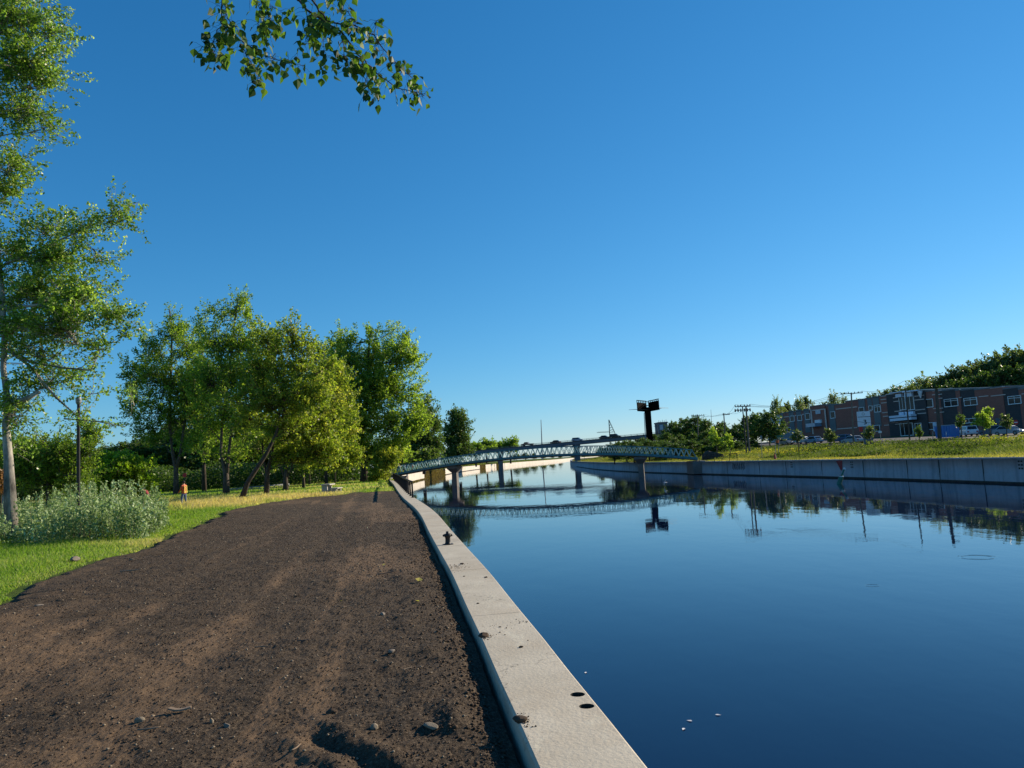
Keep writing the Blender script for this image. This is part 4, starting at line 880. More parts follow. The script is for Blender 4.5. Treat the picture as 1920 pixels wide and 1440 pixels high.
branches = [([bp(552, -10), bp(575, 18), bp(600, 36), bp(640, 60), bp(665, 95, .1), bp(690, 120, .1), (bp(715, 143, .1)), bp(745, 165, .15), bp(775, 172, .15), bp(796, 180, .15)], .012, 34),
            ([bp(580, -8), bp(598, 20), bp(622, 42), bp(665, 50), bp(700, 65, -.1), bp(720, 92, -.1), bp(735, 112, -.1), bp(760, 135, -.1), bp(778, 150, 0)], .010, 30),
            ([bp(600, 33), bp(612, 55), bp(606, 70), bp(608, 95), bp(606, 112), bp(610, 128)], .005, 13),
            ([bp(600, 35), bp(580, 40), bp(575, 62), bp(570, 85)], .005, 13), ([bp(640, 60), bp(645, 85), bp(648, 112), bp(655, 130)], .005, 14), ([bp(680, 105), bp(678, 135), bp(690, 160), bp(697, 178)], .005, 14),
            ([bp(640, 20), bp(655, 25), bp(662, 35), bp(668, 42)], .004, 8), ([bp(622, 5), bp(640, -5), bp(645, 8)], .005, 8), ([bp(700, 65), bp(705, 45), bp(712, 35)], .003, 5),
            ([bp(430, -160), bp(420, -40), bp(416, 5), bp(414, 40), bp(425, 55), bp(445, 72), bp(470, 90), bp(500, 105), bp(520, 112), bp(545, 118), bp(572, 122)], .009, 36),
            ([bp(420, -10), bp(424, 18), bp(432, 45), bp(438, 58)], .005, 10), ([bp(414, 50), bp(400, 75), bp(394, 85), (bp(380, 88))], .004, 12), ([bp(450, 80), bp(462, 105), bp(475, 125), bp(490, 150)], .005, 16), ([bp(412, 60), bp(402, 95), bp(405, 108)], .004, 9),
            ([bp(455, -30), bp(480, 5), bp(492, 20), bp(505, 38), bp(512, 48)], .005, 9), ([bp(480, 8), bp(500, 5), bp(522, 20), bp(548, 25)], .003, 9), ([bp(490, 20), bp(488, 38), bp(482, 48), bp(495, 62)], .003, 8), ([bp(505, 32), bp(510, 40), bp(500, 60), bp(503, 68)], .003, 5)]
for pts, r, nl in branches:
    L = [Vector(p) for p in pts]; sm = []
    for i in range(len(L)-1):
        for t in (0, .33, .66): sm.append(L[i].lerp(L[i+1], t)+Vector((rnd.gauss(0, .006), rnd.gauss(0, .006), rnd.gauss(0, .006))))
    sm.append(L[-1]); wood.tube(sm, [r*(1-.85*i/(len(sm)-1)) for i in range(len(sm))], 6, cap=False)
    for k_ in range(int(nl*3.0)):
        t = rnd.random()**.75*(len(sm)-1.001); i = int(t); p_ = sm[i].lerp(sm[i+1], t-i)
        d = Vector((rnd.gauss(0, 1), rnd.gauss(0, 1), rnd.gauss(-.2, .8))).normalized()
        # leaves sit at the ends of short spur twigs
        q = p_+d*rnd.uniform(.01, .10); wood.tube([p_, p_.lerp(q, .5)+Vector((0, 0, -.004)), q], [.0022, .0018, .0014], 3, cap=False)
        twigleaf(wood, q, d, rnd.uniform(.055, .105), rnd, V0, F0, vals)
# limbs and leaves of this tree above the picture
for k_ in range(26):
    a = rnd.random()*6.28; st = trunkp[2].lerp(trunkp[4], rnd.random()); e = st+Vector((math.cos(a)*rnd.uniform(1.5, 3), math.sin(a)*rnd.uniform(1.5, 2.4)-1, rnd.uniform(.2, 2.4))); pts = [st, st.lerp(e, .5)+Vector((0, 0, .2)), e]
    wood.tube(pts, [.04, .025, .008], 6, cap=False)
    for j in range(60):
        t = .35+.65*rnd.random(); p_ = st.lerp(e, t)+Vector((rnd.gauss(0, .35), rnd.gauss(0, .35), rnd.gauss(0, .3)))
        twigleaf(wood, p_, (rnd.gauss(0, 1), rnd.gauss(0, 1), 0), rnd.uniform(.05, .08), rnd, V0, F0, vals)
wood.build('trunk', M['bark'], nr, smooth=True, world=True)
me = bpy.data.meshes.new('leaves'); me.from_pydata(V0, [], F0); me.attributes.new('v', 'FLOAT', 'POINT').data.foreach_set('value', vals); link(me, 'leaves', M['leaf_near'], nr, True)

# ------------------------------------------------------------------ grass
def blades(name, P_, h, wd, mat, v, label, lean=.35, kind='stuff'):
    n = len(P_); a = RNG.random(n)*6.283; dx = np.stack([np.cos(a), np.sin(a), np.zeros(n)], -1)
    l = RNG.normal(size=(n, 3))*lean; l[:, 2] = 0; tip = P_+l*h[:, None]+np.array([0, 0, 1.0])*h[:, None]; midp = P_+l*h[:, None]*.3+np.array([0, 0, .6])*h[:, None]
    V = np.stack([P_-dx*wd[:, None]/2, P_+dx*wd[:, None]/2, midp+dx*wd[:, None]*.38, midp-dx*wd[:, None]*.38, tip, tip], 1)
    V = V[:, :5]; b = (np.arange(n)*5)[:, None]
    quads = np.concatenate([b+np.array([[0, 1, 2, 3]]), b+np.array([[3, 2, 4, 4]])], 0)
    tris = np.concatenate([b+np.array([[0, 1, 2]]), b+np.array([[0, 2, 3]]), b+np.array([[3, 2, 4]])], 0)
    o = npmesh(name, V.reshape(-1, 3), tris, M[mat], att=np.repeat(np.clip(v, 0, 1), 5)); o['kind'] = kind; o['label'] = label; return o
def in_bush(x, y): return (vn(x*.5, y*.5, 31) > 9)
N = 400000
Yp = np.exp(RNG.uniform(math.log(5.0), math.log(72), N)); le = lawn_edge(Yp)+wob_at(Yp) if False else lawn_edge(Yp)+.55*vn(Yp*.9, 0*Yp, 5)+.35*vn(Yp*2.7, 0*Yp, 6)+.8*vn(Yp*.25, 0*Yp, 7)-.30
Xp = le-RNG.random(N)**1.25*(3+.55*Yp)
Yr = Yp.copy(); m_ = Yp > 56.6; right = np.where(m_, edgeL(Yp)-.75, le); Xp = np.where(m_, right-RNG.random(N)*(8+.3*Yp), Xp)
front = (Yp > 56.5)
bare = vn(Xp*.7, Yp*.7, 33)
h = (.05+.14*np.clip(vn(Xp*.5, Yp*.5, 34)+.45, 0, 1))*(.6+.8*RNG.random(N)); edge_d = np.clip((le-Xp)/1.2, 0, 1); h *= np.where(front, .75, .35+.65*edge_d)
hay = (smooth(41, 47, Yp)*(1-smooth(60, 66, Yp))*smooth(-.5, 2.5, lawn_edge(Yp)-Xp)*(Xp < -13)); h = h*(1+1.7*hay)
v = .42+.35*vn(Xp*.35, Yp*.35, 35)+.20*RNG.normal(size=N)*.6+.55*hay+.12*(1-edge_d)
tall = smooth(.12, .32, vn(Xp*.25, Yp*.25, 36))*(1-smooth(20, 30, Yp)); h *= 1+1.2*tall; v += .22*tall
keep = (RNG.random(N) < np.where(front, .9, .35+.65*np.clip((le-Xp)/.5, 0, 1))) & (Yp < 72)
trk = np.hypot(Xp-pp[2][0], 0) < 0
P_ = np.stack([Xp, Yp, np.zeros(N)], -1)[keep]; blades('lawn_grass', P_, h[keep], (.006+.00055*Yp)[keep], 'blade_lawn', v[keep], 'bright green grass of the park lawn, dry and tan in places')
# further park grass
N = 60000; Yp = np.exp(RNG.uniform(math.log(66), math.log(135), N)); Xp = edgeL(Yp)-1.2-RNG.random(N)*42; h = .12+.22*RNG.random(N); hay = smooth(-.1, .25, vn(Xp*.1, Yp*.2, 37))
pc = np.hypot(0, 0); P_ = np.stack([Xp, Yp, 0*Xp], -1); blades('park_grass', P_, h, .012+.0008*Yp, 'blade_lawn', .45+.35*hay+.1*RNG.normal(size=N), 'sunlit and shaded grass under the park trees')
# silvery thicket
N = 1500; cy = RNG.uniform(23, 42, N); front_x = lawn_edge(cy)-1.3-.9*vn(cy*.4, 0*cy, 40)
def thicket_ok(x, y):
    """outline seen on the ground"""
    return True
CX = []; CY = []
for _ in range(1800):
    y = RNG.uniform(24, 41); xr_ = float(np.interp(y, [24, 27, 32, 36, 41], [-11.9, -12.8, -15.0, -16.9, -19.2])); xl_ = float(np.interp(y, [24, 27, 32, 41], [-17.5, -20.5, -24.5, -31])); x = RNG.uniform(xl_, xr_)
    if y < 27.5 and x < -15.5 and RNG.random() < .75*(27.5-y)/3.5+.2: continue
    CX.append(x); CY.append(y)
CX = np.array(CX); CY = np.array(CY); K = len(CX)
Hs = (1.05+.55*np.clip(vn(CX*.35, CY*.35, 41)+.5, 0, 1)+.25*RNG.normal(size=K)*.6)*np.interp(CX/CY, [-.70, -.64, -.585, -.54, -.50, -.475, -.455, -.43], [.62, .72, 1.05, 1.05, .92, .72, .52, .38])*np.where(RNG.random(K) < .16, 1.55, .82)*(.8+.9*np.clip(vn(CX*1.3, CY*1.3, 48)+.3, 0, .6))
Hs = np.clip(Hs*.74, .4, 1.9); per = 60; t = RNG.random((K, per)); t = t**.75
a = RNG.random(K)*6.28; ln_ = RNG.normal(size=(K, 2))*.12
px_ = CX[:, None]+ln_[:, :1]*t*Hs[:, None]+RNG.normal(size=(K, per))*.095*(1.25-1.05*t); py_ = CY[:, None]+ln_[:, 1:]*t*Hs[:, None]+RNG.normal(size=(K, per))*.095*(1.25-1.05*t); pz_ = .06+Hs[:, None]*t
Cc = np.stack([px_, py_, pz_], -1).reshape(-1, 3); V, Fc = leaves_np(Cc, np.full(len(Cc), .10), .5)
vv = np.repeat(.35+.25*RNG.normal(size=K)*.6, per)+RNG.normal(size=K*per)*.18+.25*(t.ravel()-.5)
o = npmesh('silvery_thicket', V, Fc, M['leaf_silver'], att=np.repeat(np.clip(vv, 0, 1), 4)); o['kind'] = 'stuff'; o['label'] = 'dense thicket of silvery grey-green shoots between the lawn and the bushes'
mb = MB()
for k_ in range(0, K, 2): mb.tube([(CX[k_], CY[k_], 0), (CX[k_]+ln_[k_, 0]*Hs[k_], CY[k_]+ln_[k_, 1]*Hs[k_], Hs[k_])], [.009, .003], 3, cap=False)
mb.build('stems', M['bark_grey'], o)
# undergrowth wall behind the park
def mass(name, n, fx, fy, fz, leaf, mat, label, v0=.4, seedv=50):
    y = fy(n); x = fx(y, n); hmax = fz(x, y); z = hmax[0]+(hmax[1])*RNG.random(n)**.7
    C = np.stack([x, y, z], -1); V, Fc = leaves_np(C, np.full(n, leaf)); v = v0+.35*vn(x*.4, z*.6+y*.2, seedv)+.12*RNG.normal(size=n)
    o = npmesh(name, V, Fc, M[mat], att=np.repeat(np.clip(v, 0, 1), 4)); o['kind'] = 'stuff'; o['label'] = label; return o
mass('undergrowth', 60000, lambda y, n: -np.interp(RNG.random(n), [0, 1], [22, 95])*y/112-2*0, lambda n: RNG.uniform(104, 118, n), lambda x, y: (0*x, 1.6+2.6*np.clip(vn(x*.22, y*.22, 51)+.6, .2, 1.1)), .34, 'leaf_dark', 'dark leafy undergrowth closing the view behind the park trees')
# far-bank weeds
N = 230000
Yp = np.exp(RNG.uniform(math.log(34), math.log(330), N)); off = .5+RNG.random(N)**1.25*np.interp(Yp, [34, 120, 330], [30, 34, 40]); Xp = edgeR(Yp)+off
z = zr(Xp, Yp)+.25*vn(Xp*.15, Yp*.15, 3)*smooth(3, 10, off)-.02
hh = (.14+.62*smooth(2, 9, off)*np.clip(vn(Xp*.22, Yp*.12, 42)*1.6+.45, .05, 1.2))*(.6+.8*RNG.random(N)); v = .38+.28*(1-smooth(2, 9, off))+.75*vn(Xp*.16, Yp*.07, 43)+.16*RNG.normal(size=N)
ok = (off < 21+5*vn(Yp*.1, 0*Yp, 44)); P_ = np.stack([Xp, Yp, z], -1)[ok]
blades('bank_grass', P_, hh[ok], (.02+.0006*Yp)[ok], 'blade_bank', v[ok], 'sunlit yellow-green rough grass along the top of the far canal wall', .45)
K = 4600; Yp = np.exp(RNG.uniform(math.log(42), math.log(260), K)); off = 5+RNG.random(K)**.8*19; dens_ = vn(Yp*.09, off*.14, 45); kp = dens_+.12*smooth(14, 26, off)*2 > .02; Yp = Yp[kp]; off = off[kp]; K = len(Yp); Xp = edgeR(Yp)+off
gz = zr(Xp, Yp); H_ = (.45+.95*RNG.random(K)**1.6)*np.interp(off, [5, 14, 24], [.45, .9, 1.1]); per = 60; t = RNG.random((K, per))
C = np.stack([Xp[:, None]+RNG.normal(size=(K, per))*.45, Yp[:, None]+RNG.normal(size=(K, per))*.45, gz[:, None]+H_[:, None]*t], -1).reshape(-1, 3)
V, Fc = leaves_np(C, np.full(len(C), .24)); vv = np.repeat(.36+.9*vn(Xp*.17, Yp*.08, 46), per)+.14*RNG.normal(size=K*per)
o = npmesh('bank_weeds', V, Fc, M['leaf_weed'], att=np.repeat(np.clip(vv, 0, 1), 4)); o['kind'] = 'stuff'; o['label'] = 'low leafy weeds and brush on the far bank below the street'
# vines over the old stone stretch of the left wall and along its top
def wallveg(name, y0, y1, n, z0, z1, leaf, mat, label, out):
    y = RNG.uniform(y0, y1, n); x = edgeL(y)+out+RNG.random(n)*.15; zz = z0+(z1-z0)*RNG.random(n); V, Fc = leaves_np(np.stack([x, y, zz], -1), np.full(n, leaf)); o = npmesh(name, V, Fc, M[mat], att=np.repeat(RNG.random(n), 4)); o['kind'] = 'stuff'; o['label'] = label; return o
wallveg('wall_vines', 205, 262, 9000, WATER, .1, .35, 'leaf_vine', 'brown-green vines covering the old stone stretch of the pale wall', .05)
wallveg('waterline_plants', 125, 205, 2500, WATER-.05, WATER+.28, .22, 'leaf_vine', 'brownish plants growing at the waterline of the pale wall', .05)
wallveg('wall_vines', 395, 415, 1500, WATER, .1, .5, 'leaf_vine', 'first narrow brown vine patch further along the pale wall', .05)
wallveg('wall_vines', 455, 475, 1500, WATER, .1, .6, 'leaf_vine', 'second narrow brown vine patch further along the pale wall', .05)
N = 26000; Yp = RNG.uniform(112, 700, N); Xp = edgeL(Yp)-1-RNG.random(N)*10; C = np.stack([Xp, Yp, RNG.random(N)*(.4+.7*np.clip(vn(Yp*.05, Xp*.2, 47)+.4, 0, 1))], -1); V, Fc = leaves_np(C, .25+.0008*Yp); o = npmesh('bank_weeds', V, Fc, M['leaf_weed'], att=np.repeat(np.clip(.4+.3*RNG.normal(size=N), 0, 1), 4)); o['kind'] = 'stuff'; o['label'] = 'green weeds along the top of the pale canal wall'
# tuft of grass in the soil
g = gp(851, 1213, .06); n = 46; P_ = np.stack([g.x+RNG.normal(size=n)*.035, g.y+RNG.normal(size=n)*.05, np.full(n, .03)], -1)
o = blades('grass_tuft', P_, .03+.05*RNG.random(n), np.full(n, .006), 'blade_lawn', RNG.random(n)*.5+.2, 'small green grass tuft growing in the soil near the coping', .6, kind='stuff'); del o['kind']; tag(o, None, 'grass tuft')

# ================================================================== FOOTBRIDGE
A0 = dp(741, 892, 131); A1 = dp(1308, 862.5, 118.5); A0.z = .22; A1.z = .22
_T2 = []; _Z2 = []
for _x, _y in ((746, 890), (785, 883), (825, 876), (885, 868.5), (940, 862), (1020, 855.8), (1100, 853.3), (1160, 854), (1260, 858.5), (1305, 861.5)):
    _t = min(np.linspace(-.02, 1.02, 800), key=lambda t: abs(A0.lerp(A1, t).x/A0.lerp(A1, t).y-dp(_x, _y, 100).x/100)); _T2.append(_t); _Z2.append(dp(_x, _y, A0.lerp(A1, _t).y).z)
FBP = np.polyfit(_T2, _Z2, 3)
def fb(t, z=0.0, off=0.0):
    p = A0.lerp(A1, t); d = (A1-A0).xy.normalized(); zz = float(np.polyval(FBP, t)); return Vector((p.x-d.y*off, p.y+d.x*off, zz+z))
FBW = 3.4; TH = 1.5; NP = 62
br = empty('footbridge', (A0.x, A0.y, A0.z), 'arched teal steel truss footbridge on two concrete piers crossing the canal', 'footbridge')
for sgn in (0, 1):
    off = sgn*FBW; mb = MB()
    P_ = [fb(i/NP, 0, off) for i in range(NP+1)]; T = [fb(i/NP, TH, off) for i in range(NP+1)]
    for i in range(NP): mb.bar(P_[i]+Vector((0, 0, .17)), P_[i+1]+Vector((0, 0, .17)), .16, .34)
    mb.build('bottom_chord', M['teal'], br, world=True)
    mb = MB()
    for i in range(1, NP-1): mb.bar(T[i], T[i+1], .14, .14)
    mb.bar(P_[0], T[1], .14); mb.bar(P_[NP], T[NP-1], .14); mb.build('top_chord', M['teal'], br, world=True)
    mb = MB()
    for i in range(1, NP-1):
        m_ = fb((i+.5)/NP, .34, off); mb.bar(T[i], m_, .085); mb.bar(m_, T[i+1], .085)
    mb.bar(T[1], fb(.5/NP, .15, off), .06); mb.build('diagonals', M['teal_light'], br, world=True)
    mb = MB()
    for i in range(1, NP, 8): mb.bar(P_[i], T[i], .11)
    mb.build('uprights', M['teal'], br, world=True)
mb = MB()
for i in range(NP):
    a, b, c, d = fb(i/NP, .02, .1), fb((i+1)/NP, .02, .1), fb((i+1)/NP, .02, FBW-.1), fb(i/NP, .02, FBW-.1); lo = Vector((0, 0, -.16)); mb.add([a, b, c, d, a+lo, b+lo, c+lo, d+lo], [(0, 1, 2, 3), (7, 6, 5, 4), (0, 4, 5, 1), (3, 2, 6, 7)]+([(0, 3, 7, 4)] if i == 0 else [])+([(1, 5, 6, 2)] if i == NP-1 else []))
mb.build('deck', M['wood_dark'], br, world=True)
bd = (A1-A0).xy.normalized()
for px_, in ((853,), (1200,)):
    best = min(np.linspace(0, 1, 400), key=lambda t: abs((RM.transposed() @ (fb(t, 0, FBW/2)-Vector((0, 0, EYE)))).x/-(RM.transposed() @ (fb(t, 0, FBW/2)-Vector((0, 0, EYE)))).z*F+960-px_))
    c = fb(best, 0, FBW/2); top = c.z-.16
    Mx = Matrix.Translation((c.x, c.y, 0)) @ Matrix.Rotation(math.atan2(bd.y, bd.x), 4, 'Z')
    mb = MB(); mb.prism([(-.45, WATER-.6), (.45, WATER-.6), (.42, top-1.1), (-.42, top-1.1)], -.55, .55, Mx); sh = mb.build('pier', M['pier_concrete'], br, world=True)
    mb = MB(); hh_ = 1.1; vs = []
    for (hx, hy, z) in ((.42, .55, top-hh_), (.95, 1.5, top-.35), (.95, 1.5, top)):
        vs += [Mx @ Vector((sx*hx, sy*hy, z)) for sx, sy in ((-1, -1), (1, -1), (1, 1), (-1, 1))]
    mb.add(vs, [(0, 3, 2, 1), (8, 9, 10, 11)]+[(r_*4+i, r_*4+(i+1) % 4, (r_+1)*4+(i+1) % 4, (r_+1)*4+i) for r_ in range(2) for i in range(4)]); cp = mb.build('pier_cap', M['pier_concrete'], sh); 
# left approach: abutment block with a low rail
ab = empty('bridge_abutment', (A0.x-2.5, A0.y, 0), 'dark earth-backed abutment ramp at the left end of the footbridge', 'abutment')
mb = MB(); mb.prism([(-6.5, -.1), (-.2, -.1), (-.2, .42), (-2.6, .34), (-6.5, .05)], -.2, FBW+.3, Matrix.Translation((A0.x, A0.y, 0)) @ Matrix.Rotation(math.atan2(bd.y, bd.x), 4, 'Z')); mb.build('ramp', M['wood_dark'], ab, world=True)
mb = MB(); mb.prism([(-.15, -1.9), (1.1, -1.9), (1.1, .16), (-.15, .16)], .1, FBW-.1, Matrix.Translation((A0.x, A0.y, 0)) @ Matrix.Rotation(math.atan2(bd.y, bd.x), 4, 'Z')); mb.build('seat_block', M['pier_concrete'], ab, world=True)
def railline(name, pts, h, label, mat, w=.08, group=None, mids=(.5,)):
    pts = [Vector(p) for p in pts]; t = empty(name, pts[0], label, 'railing', group)
    for p_ in pts: mb = MB(); mb.bar(p_, p_+Vector((0, 0, h)), w); mb.build('post', M[mat], t, world=True)
    mb = MB()
    for a, b in zip(pts[:-1], pts[1:]): mb.bar(a+Vector((0, 0, h)), b+Vector((0, 0, h)), w*.8, w*1.2)
    mb.build('top_rail', M[mat], t, world=True)
    if mids:
        mb = MB()
        for a, b in zip(pts[:-1], pts[1:]):
            for q in mids: mb.bar(a+Vector((0, 0, h*q)), b+Vector((0, 0, h*q)), w*.5)
        mb.build('mid_rail', M[mat], t, world=True)
    return t
a = A0-Vector((bd.x, bd.y, 0))*.6; railline('ramp_railing', [Vector((a.x-bd.x*i*1.8, a.y-bd.y*i*1.8, .40-.09*i)) for i in range(4)], 1.0, 'weathered wooden railing on the ramp left of the footbridge', 'grey_steel', .07)
L0 = gp(440, 914, 0); L1 = dp(545, 902, 98); L1.z = 0
railline('guard_rail', [dp(430+i*14, 915-i*1.45, 84+i*1.6).xy.to_3d() for i in range(9)], .42, 'low grey guard rail along the shaded path behind the park trunks', 'grey_steel', .12, mids=())
railline('bank_railing', [dp(1311+i*14.3, 864, 116.5-i*1.9).xy.to_3d() for i in range(6)], 1.05, 'thin dark post railing on the far bank right of the footbridge', 'rail_metal', .06)
# abutment at the right end
mb = MB(); mb.box((A1.x-.9, A1.y-.4, -1.9), (A1.x+1.6, A1.y+3.9, .12)); o = mb.build('bridge_abutment', M['pier_concrete']); tag(o, 'plain concrete block under the right end of the footbridge', 'abutment')

# ================================================================== HIGHWAY BRIDGE
hw_px = [(700, 861), (800, 852.5), (880, 845.8), (960, 837.5), (1040, 828.5), (1100, 822.8), (1160, 817.5), (1230, 811.5), (1300, 806)]
HP = []
for x, y in hw_px:
    D = np.interp(x, [700, 1300], [340, 288]); HP.append(dp(x, y, D))
zs = np.polyval(np.polyfit([p.x for p in HP], [p.z for p in HP], 2), [p.x for p in HP]); HP = [Vector((p.x, p.y, z)) for p, z in zip(HP, zs)]
hb = empty('highway_bridge', HP[3], 'grey concrete highway bridge sloping up to the right behind the footbridge', 'bridge')
def ribbon(pts, y0, y1, z0, z1):
    mb = MB(); n = len(pts); vs = []
    for p_ in pts:
        for (yo, zo) in ((y0, z0), (y1, z0), (y1, z1), (y0, z1)): vs.append((p_.x, p_.y+yo, p_.z+zo))
    fs = [(i*4+j, (i+1)*4+j, (i+1)*4+(j+1) % 4, i*4+(j+1) % 4) for i in range(n-1) for j in range(4)]+[(3, 2, 1, 0), tuple((n-1)*4+j for j in range(4))]
    mb.add(vs, fs); return mb
ribbon(HP, .35, 14, -1.05, -.75).build('deck', M['asphalt'], hb, world=True)
ribbon(HP, .1, 1.2, -1.75, -1.051).build('girder', M['deck_concrete'], hb, world=True); ribbon(HP, 12.8, 13.9, -1.75, -1.051).build('girder', M['deck_concrete'], hb, world=True)
ribbon(HP, 0, .34, -1.2, -.28).build('parapet', M['wood_dark'], hb, world=True); ribbon(HP, 14.01, 14.35, -1.2, -.28).build('parapet', M['deck_concrete'], hb, world=True)
ribbon(HP, -.12, -.01, -1.75, -.62).build('edge_beam', M['deck_concrete'], hb, world=True)
for yo in (.17, 14.18):
    mb = MB()
    for a, b in zip(HP[:-1], HP[1:]):
        o_ = Vector((0, yo, .28)); mb.bar(a+o_, b+o_, .09); mb.bar(a+o_-Vector((0, 0, .3)), b+o_-Vector((0, 0, .3)), .05)
        n = max(2, int((b-a).length/2.4))
        for i in range(n): q = a.lerp(b, i/n)+Vector((0, yo, -.28)); mb.bar(q, q+Vector((0, 0, .56)), .10)
    mb.build('railing', M['rail_metal'] if yo < 1 else M['grey_steel'], hb, world=True)
def hz(x): return float(np.interp(x, [p.x for p in HP], [p.z for p in HP])), float(np.interp(x, [p.x for p in HP], [p.y for p in HP]))
for px_ in (830, 938.5, 1085, 1200):
    D = 324 if px_ < 1000 else 306; q = dp(px_, 860, D); z, y = hz(q.x)
    mb = MB(); 
    for yo in (3.0, 10.5): mb.box((q.x-.9, y+yo-1.5, WATER-.5), (q.x+.9, y+yo+.2, z-2.7))
    pr = mb.build('pier', M['pier_concrete'] if px_ < 1000 else M['deck_concrete'], hb, world=True)
    mb = MB(); mb.box((q.x-1.1, y+.3, z-2.69), (q.x+1.1, y+13.7, z-1.76)); mb.build('pier_cap', M['deck_concrete'], pr)

# ================================================================== VEHICLES
def car(name, label, loc, heading, L=4.5, H=1.45, W=1.8, paint='blue', kind='car', group=None):
    t = empty(name, loc, label, 'car' if kind in ('car', 'suv') else kind, group, heading); pm = M['paint_'+paint]
    if kind in ('car', 'suv'):
        s_ = L/4.5; hb_ = H*.62; c0, c1, c2, c3 = (-1.75, -1.15, .45, 1.15) if kind == 'car' else (-2.1, -1.85, .5, 1.1)
        prof = [(-2.2, .35), (-2.25, .6), (-2.15, hb_), (c0, hb_+.03), (c3, hb_), (2.05, hb_*.82), (2.24, .55), (2.2, .3), (1.75, .25), (-1.75, .25)]
        mb = MB(); mb.prism([(x*s_, z) for x, z in prof], -W/2, W/2)
        cab = [(c0*s_, hb_+.02), (c3*s_, hb_), (c2*s_, H), (c1*s_, H)]; vs = []
        for x, z in cab: ins = .0 if z < H*.8 else .16; vs += [(x, -W/2+.05+ins, z), (x, W/2-.05-ins, z)]
        mb.add(vs, [(0, 2, 4, 6), (1, 7, 5, 3), (2, 3, 5, 4), (4, 5, 7, 6), (6, 7, 1, 0), (0, 1, 3, 2)]); b_ = mb.build('body', pm, t)
        bv = b_.modifiers.new('b', 'BEVEL'); bv.width = .06; bv.segments = 2; bv.limit_method = 'ANGLE'
        for sg in (-1, 1):
            mb = MB(); y_ = lambda z: sg*(W/2-.04-.16*(z-hb_)/(H-hb_)); z0, z1 = hb_+.07, H-.10
            q = [((c0+.28*(c1-c0))*s_+.1, z0), ((c3-.2)*s_, z0), ((c2-.04)*s_, z1), ((c1+.08)*s_, z1)]
            mb.add([(x, y_(z), z) for x, z in q]+[(x, y_(z)-sg*.03, z) for x, z in q], [(0, 1, 2, 3), (7, 6, 5, 4)]+[(i, (i+1) % 4, (i+1) % 4+4, i+4) for i in range(4)]); mb.build('side_window', M['glass'], t)
        for nm, (xa, xb) in (('windscreen', (c3, c2)), ('rear_window', (c0, c1))):
            mb = MB(); o_ = .03*(1 if xa > 0 else -1); vs = [((xa*.9+xb*.1)*s_+o_, -W/2+.2, hb_+.07), ((xa*.9+xb*.1)*s_+o_, W/2-.2, hb_+.07), ((xa*.12+xb*.88)*s_+o_, W/2-.3, H-.08), ((xa*.12+xb*.88)*s_+o_, -W/2+.3, H-.08)]
            mb.add(vs+[(x-o_*.8, y, z-.02) for x, y, z in vs], [(0, 1, 2, 3), (7, 6, 5, 4)]+[(i, (i+1) % 4, (i+1) % 4+4, i+4) for i in range(4)]); mb.build(nm, M['glass'], t)
        for sg in (-1, 1):
            mb = MB(); mb.box((2.12*s_, sg*.62-.2, .58), (2.235*s_, sg*.62+.2, .74)); mb.build('headlight', M['lens'], t)
            mb = MB(); mb.box((-2.245*s_, sg*.68-.14, .64), (-2.13*s_, sg*.68+.14, .86)); mb.build('tail_light', M['tail'], t)
        wx = 1.38*s_; wr = .33
    elif kind == 'pickup':
        mb = MB(); mb.prism([(-2.7, .45), (-2.7, 1.05), (-.55, 1.08), (-.35, 1.75), (1.05, 1.75), (1.6, 1.15), (2.6, 1.0), (2.7, .5)], -W/2, W/2); mb.build('body', pm, t)
        for sg in (-1, 1): mb = MB(); mb.prism([(-.25, 1.15), (1.35, 1.15), (.98, 1.65), (-.12, 1.65)], sg*(W/2+.005), sg*(W/2+.02)); mb.build('side_window', M['glass'], t)
        mb = MB(); mb.box((2.66, -.8, .62), (2.72, .8, .85)); mb.build('headlight', M['lens'], t); wx = 1.75; wr = .38
    else:
        mb = MB(); mb.box((-L/2, -W/2, .75), (L/2-1.7, W/2, H)); mb.build('cargo_box', pm, t)
        mb = MB(); mb.prism([(L/2-1.65, .5), (L/2-1.65, H*.8), (L/2-.7, H*.8), (L/2-.25, H*.5), (L/2, H*.42), (L/2, .5)], -W/2+.05, W/2-.05); mb.build('cab', M['paint_white_car'], t)
        for sg in (-1, 1): mb = MB(); mb.prism([(L/2-1.35, H*.5), (L/2-.5, H*.5), (L/2-.8, H*.72), (L/2-1.35, H*.72)], sg*(W/2-.045), sg*(W/2-.03)); mb.build('side_window', M['glass'], t)
        mb = MB(); mb.box((-L/2+.05, -W/2+.15, .5), (L/2-1.2, W/2-.15, .745)); mb.build('chassis', M['rail_metal'], t); wx = L*.30; wr = .42
    for sx in (-1, 1):
        for sy in (-1, 1):
            mb = MB(); y0 = sy*(W/2-.19); y1 = sy*(W/2+.01); c = (sx*wx, y0, wr); mb.tube([(sx*wx, y0, wr), (sx*wx, y1, wr)], wr, 16); wh = mb.build('wheel', M['tyre'], t, smooth=False)
            mb = MB(); mb.tube([(sx*wx, y1-sy*.01, wr), (sx*wx, y1+sy*.012, wr)], wr*.6, 12); mb.build('rim', M['rim'], wh)
    return t
fdir = (HP[5]-HP[3]).xy.normalized(); fh = math.atan2(fdir.y, fdir.x)
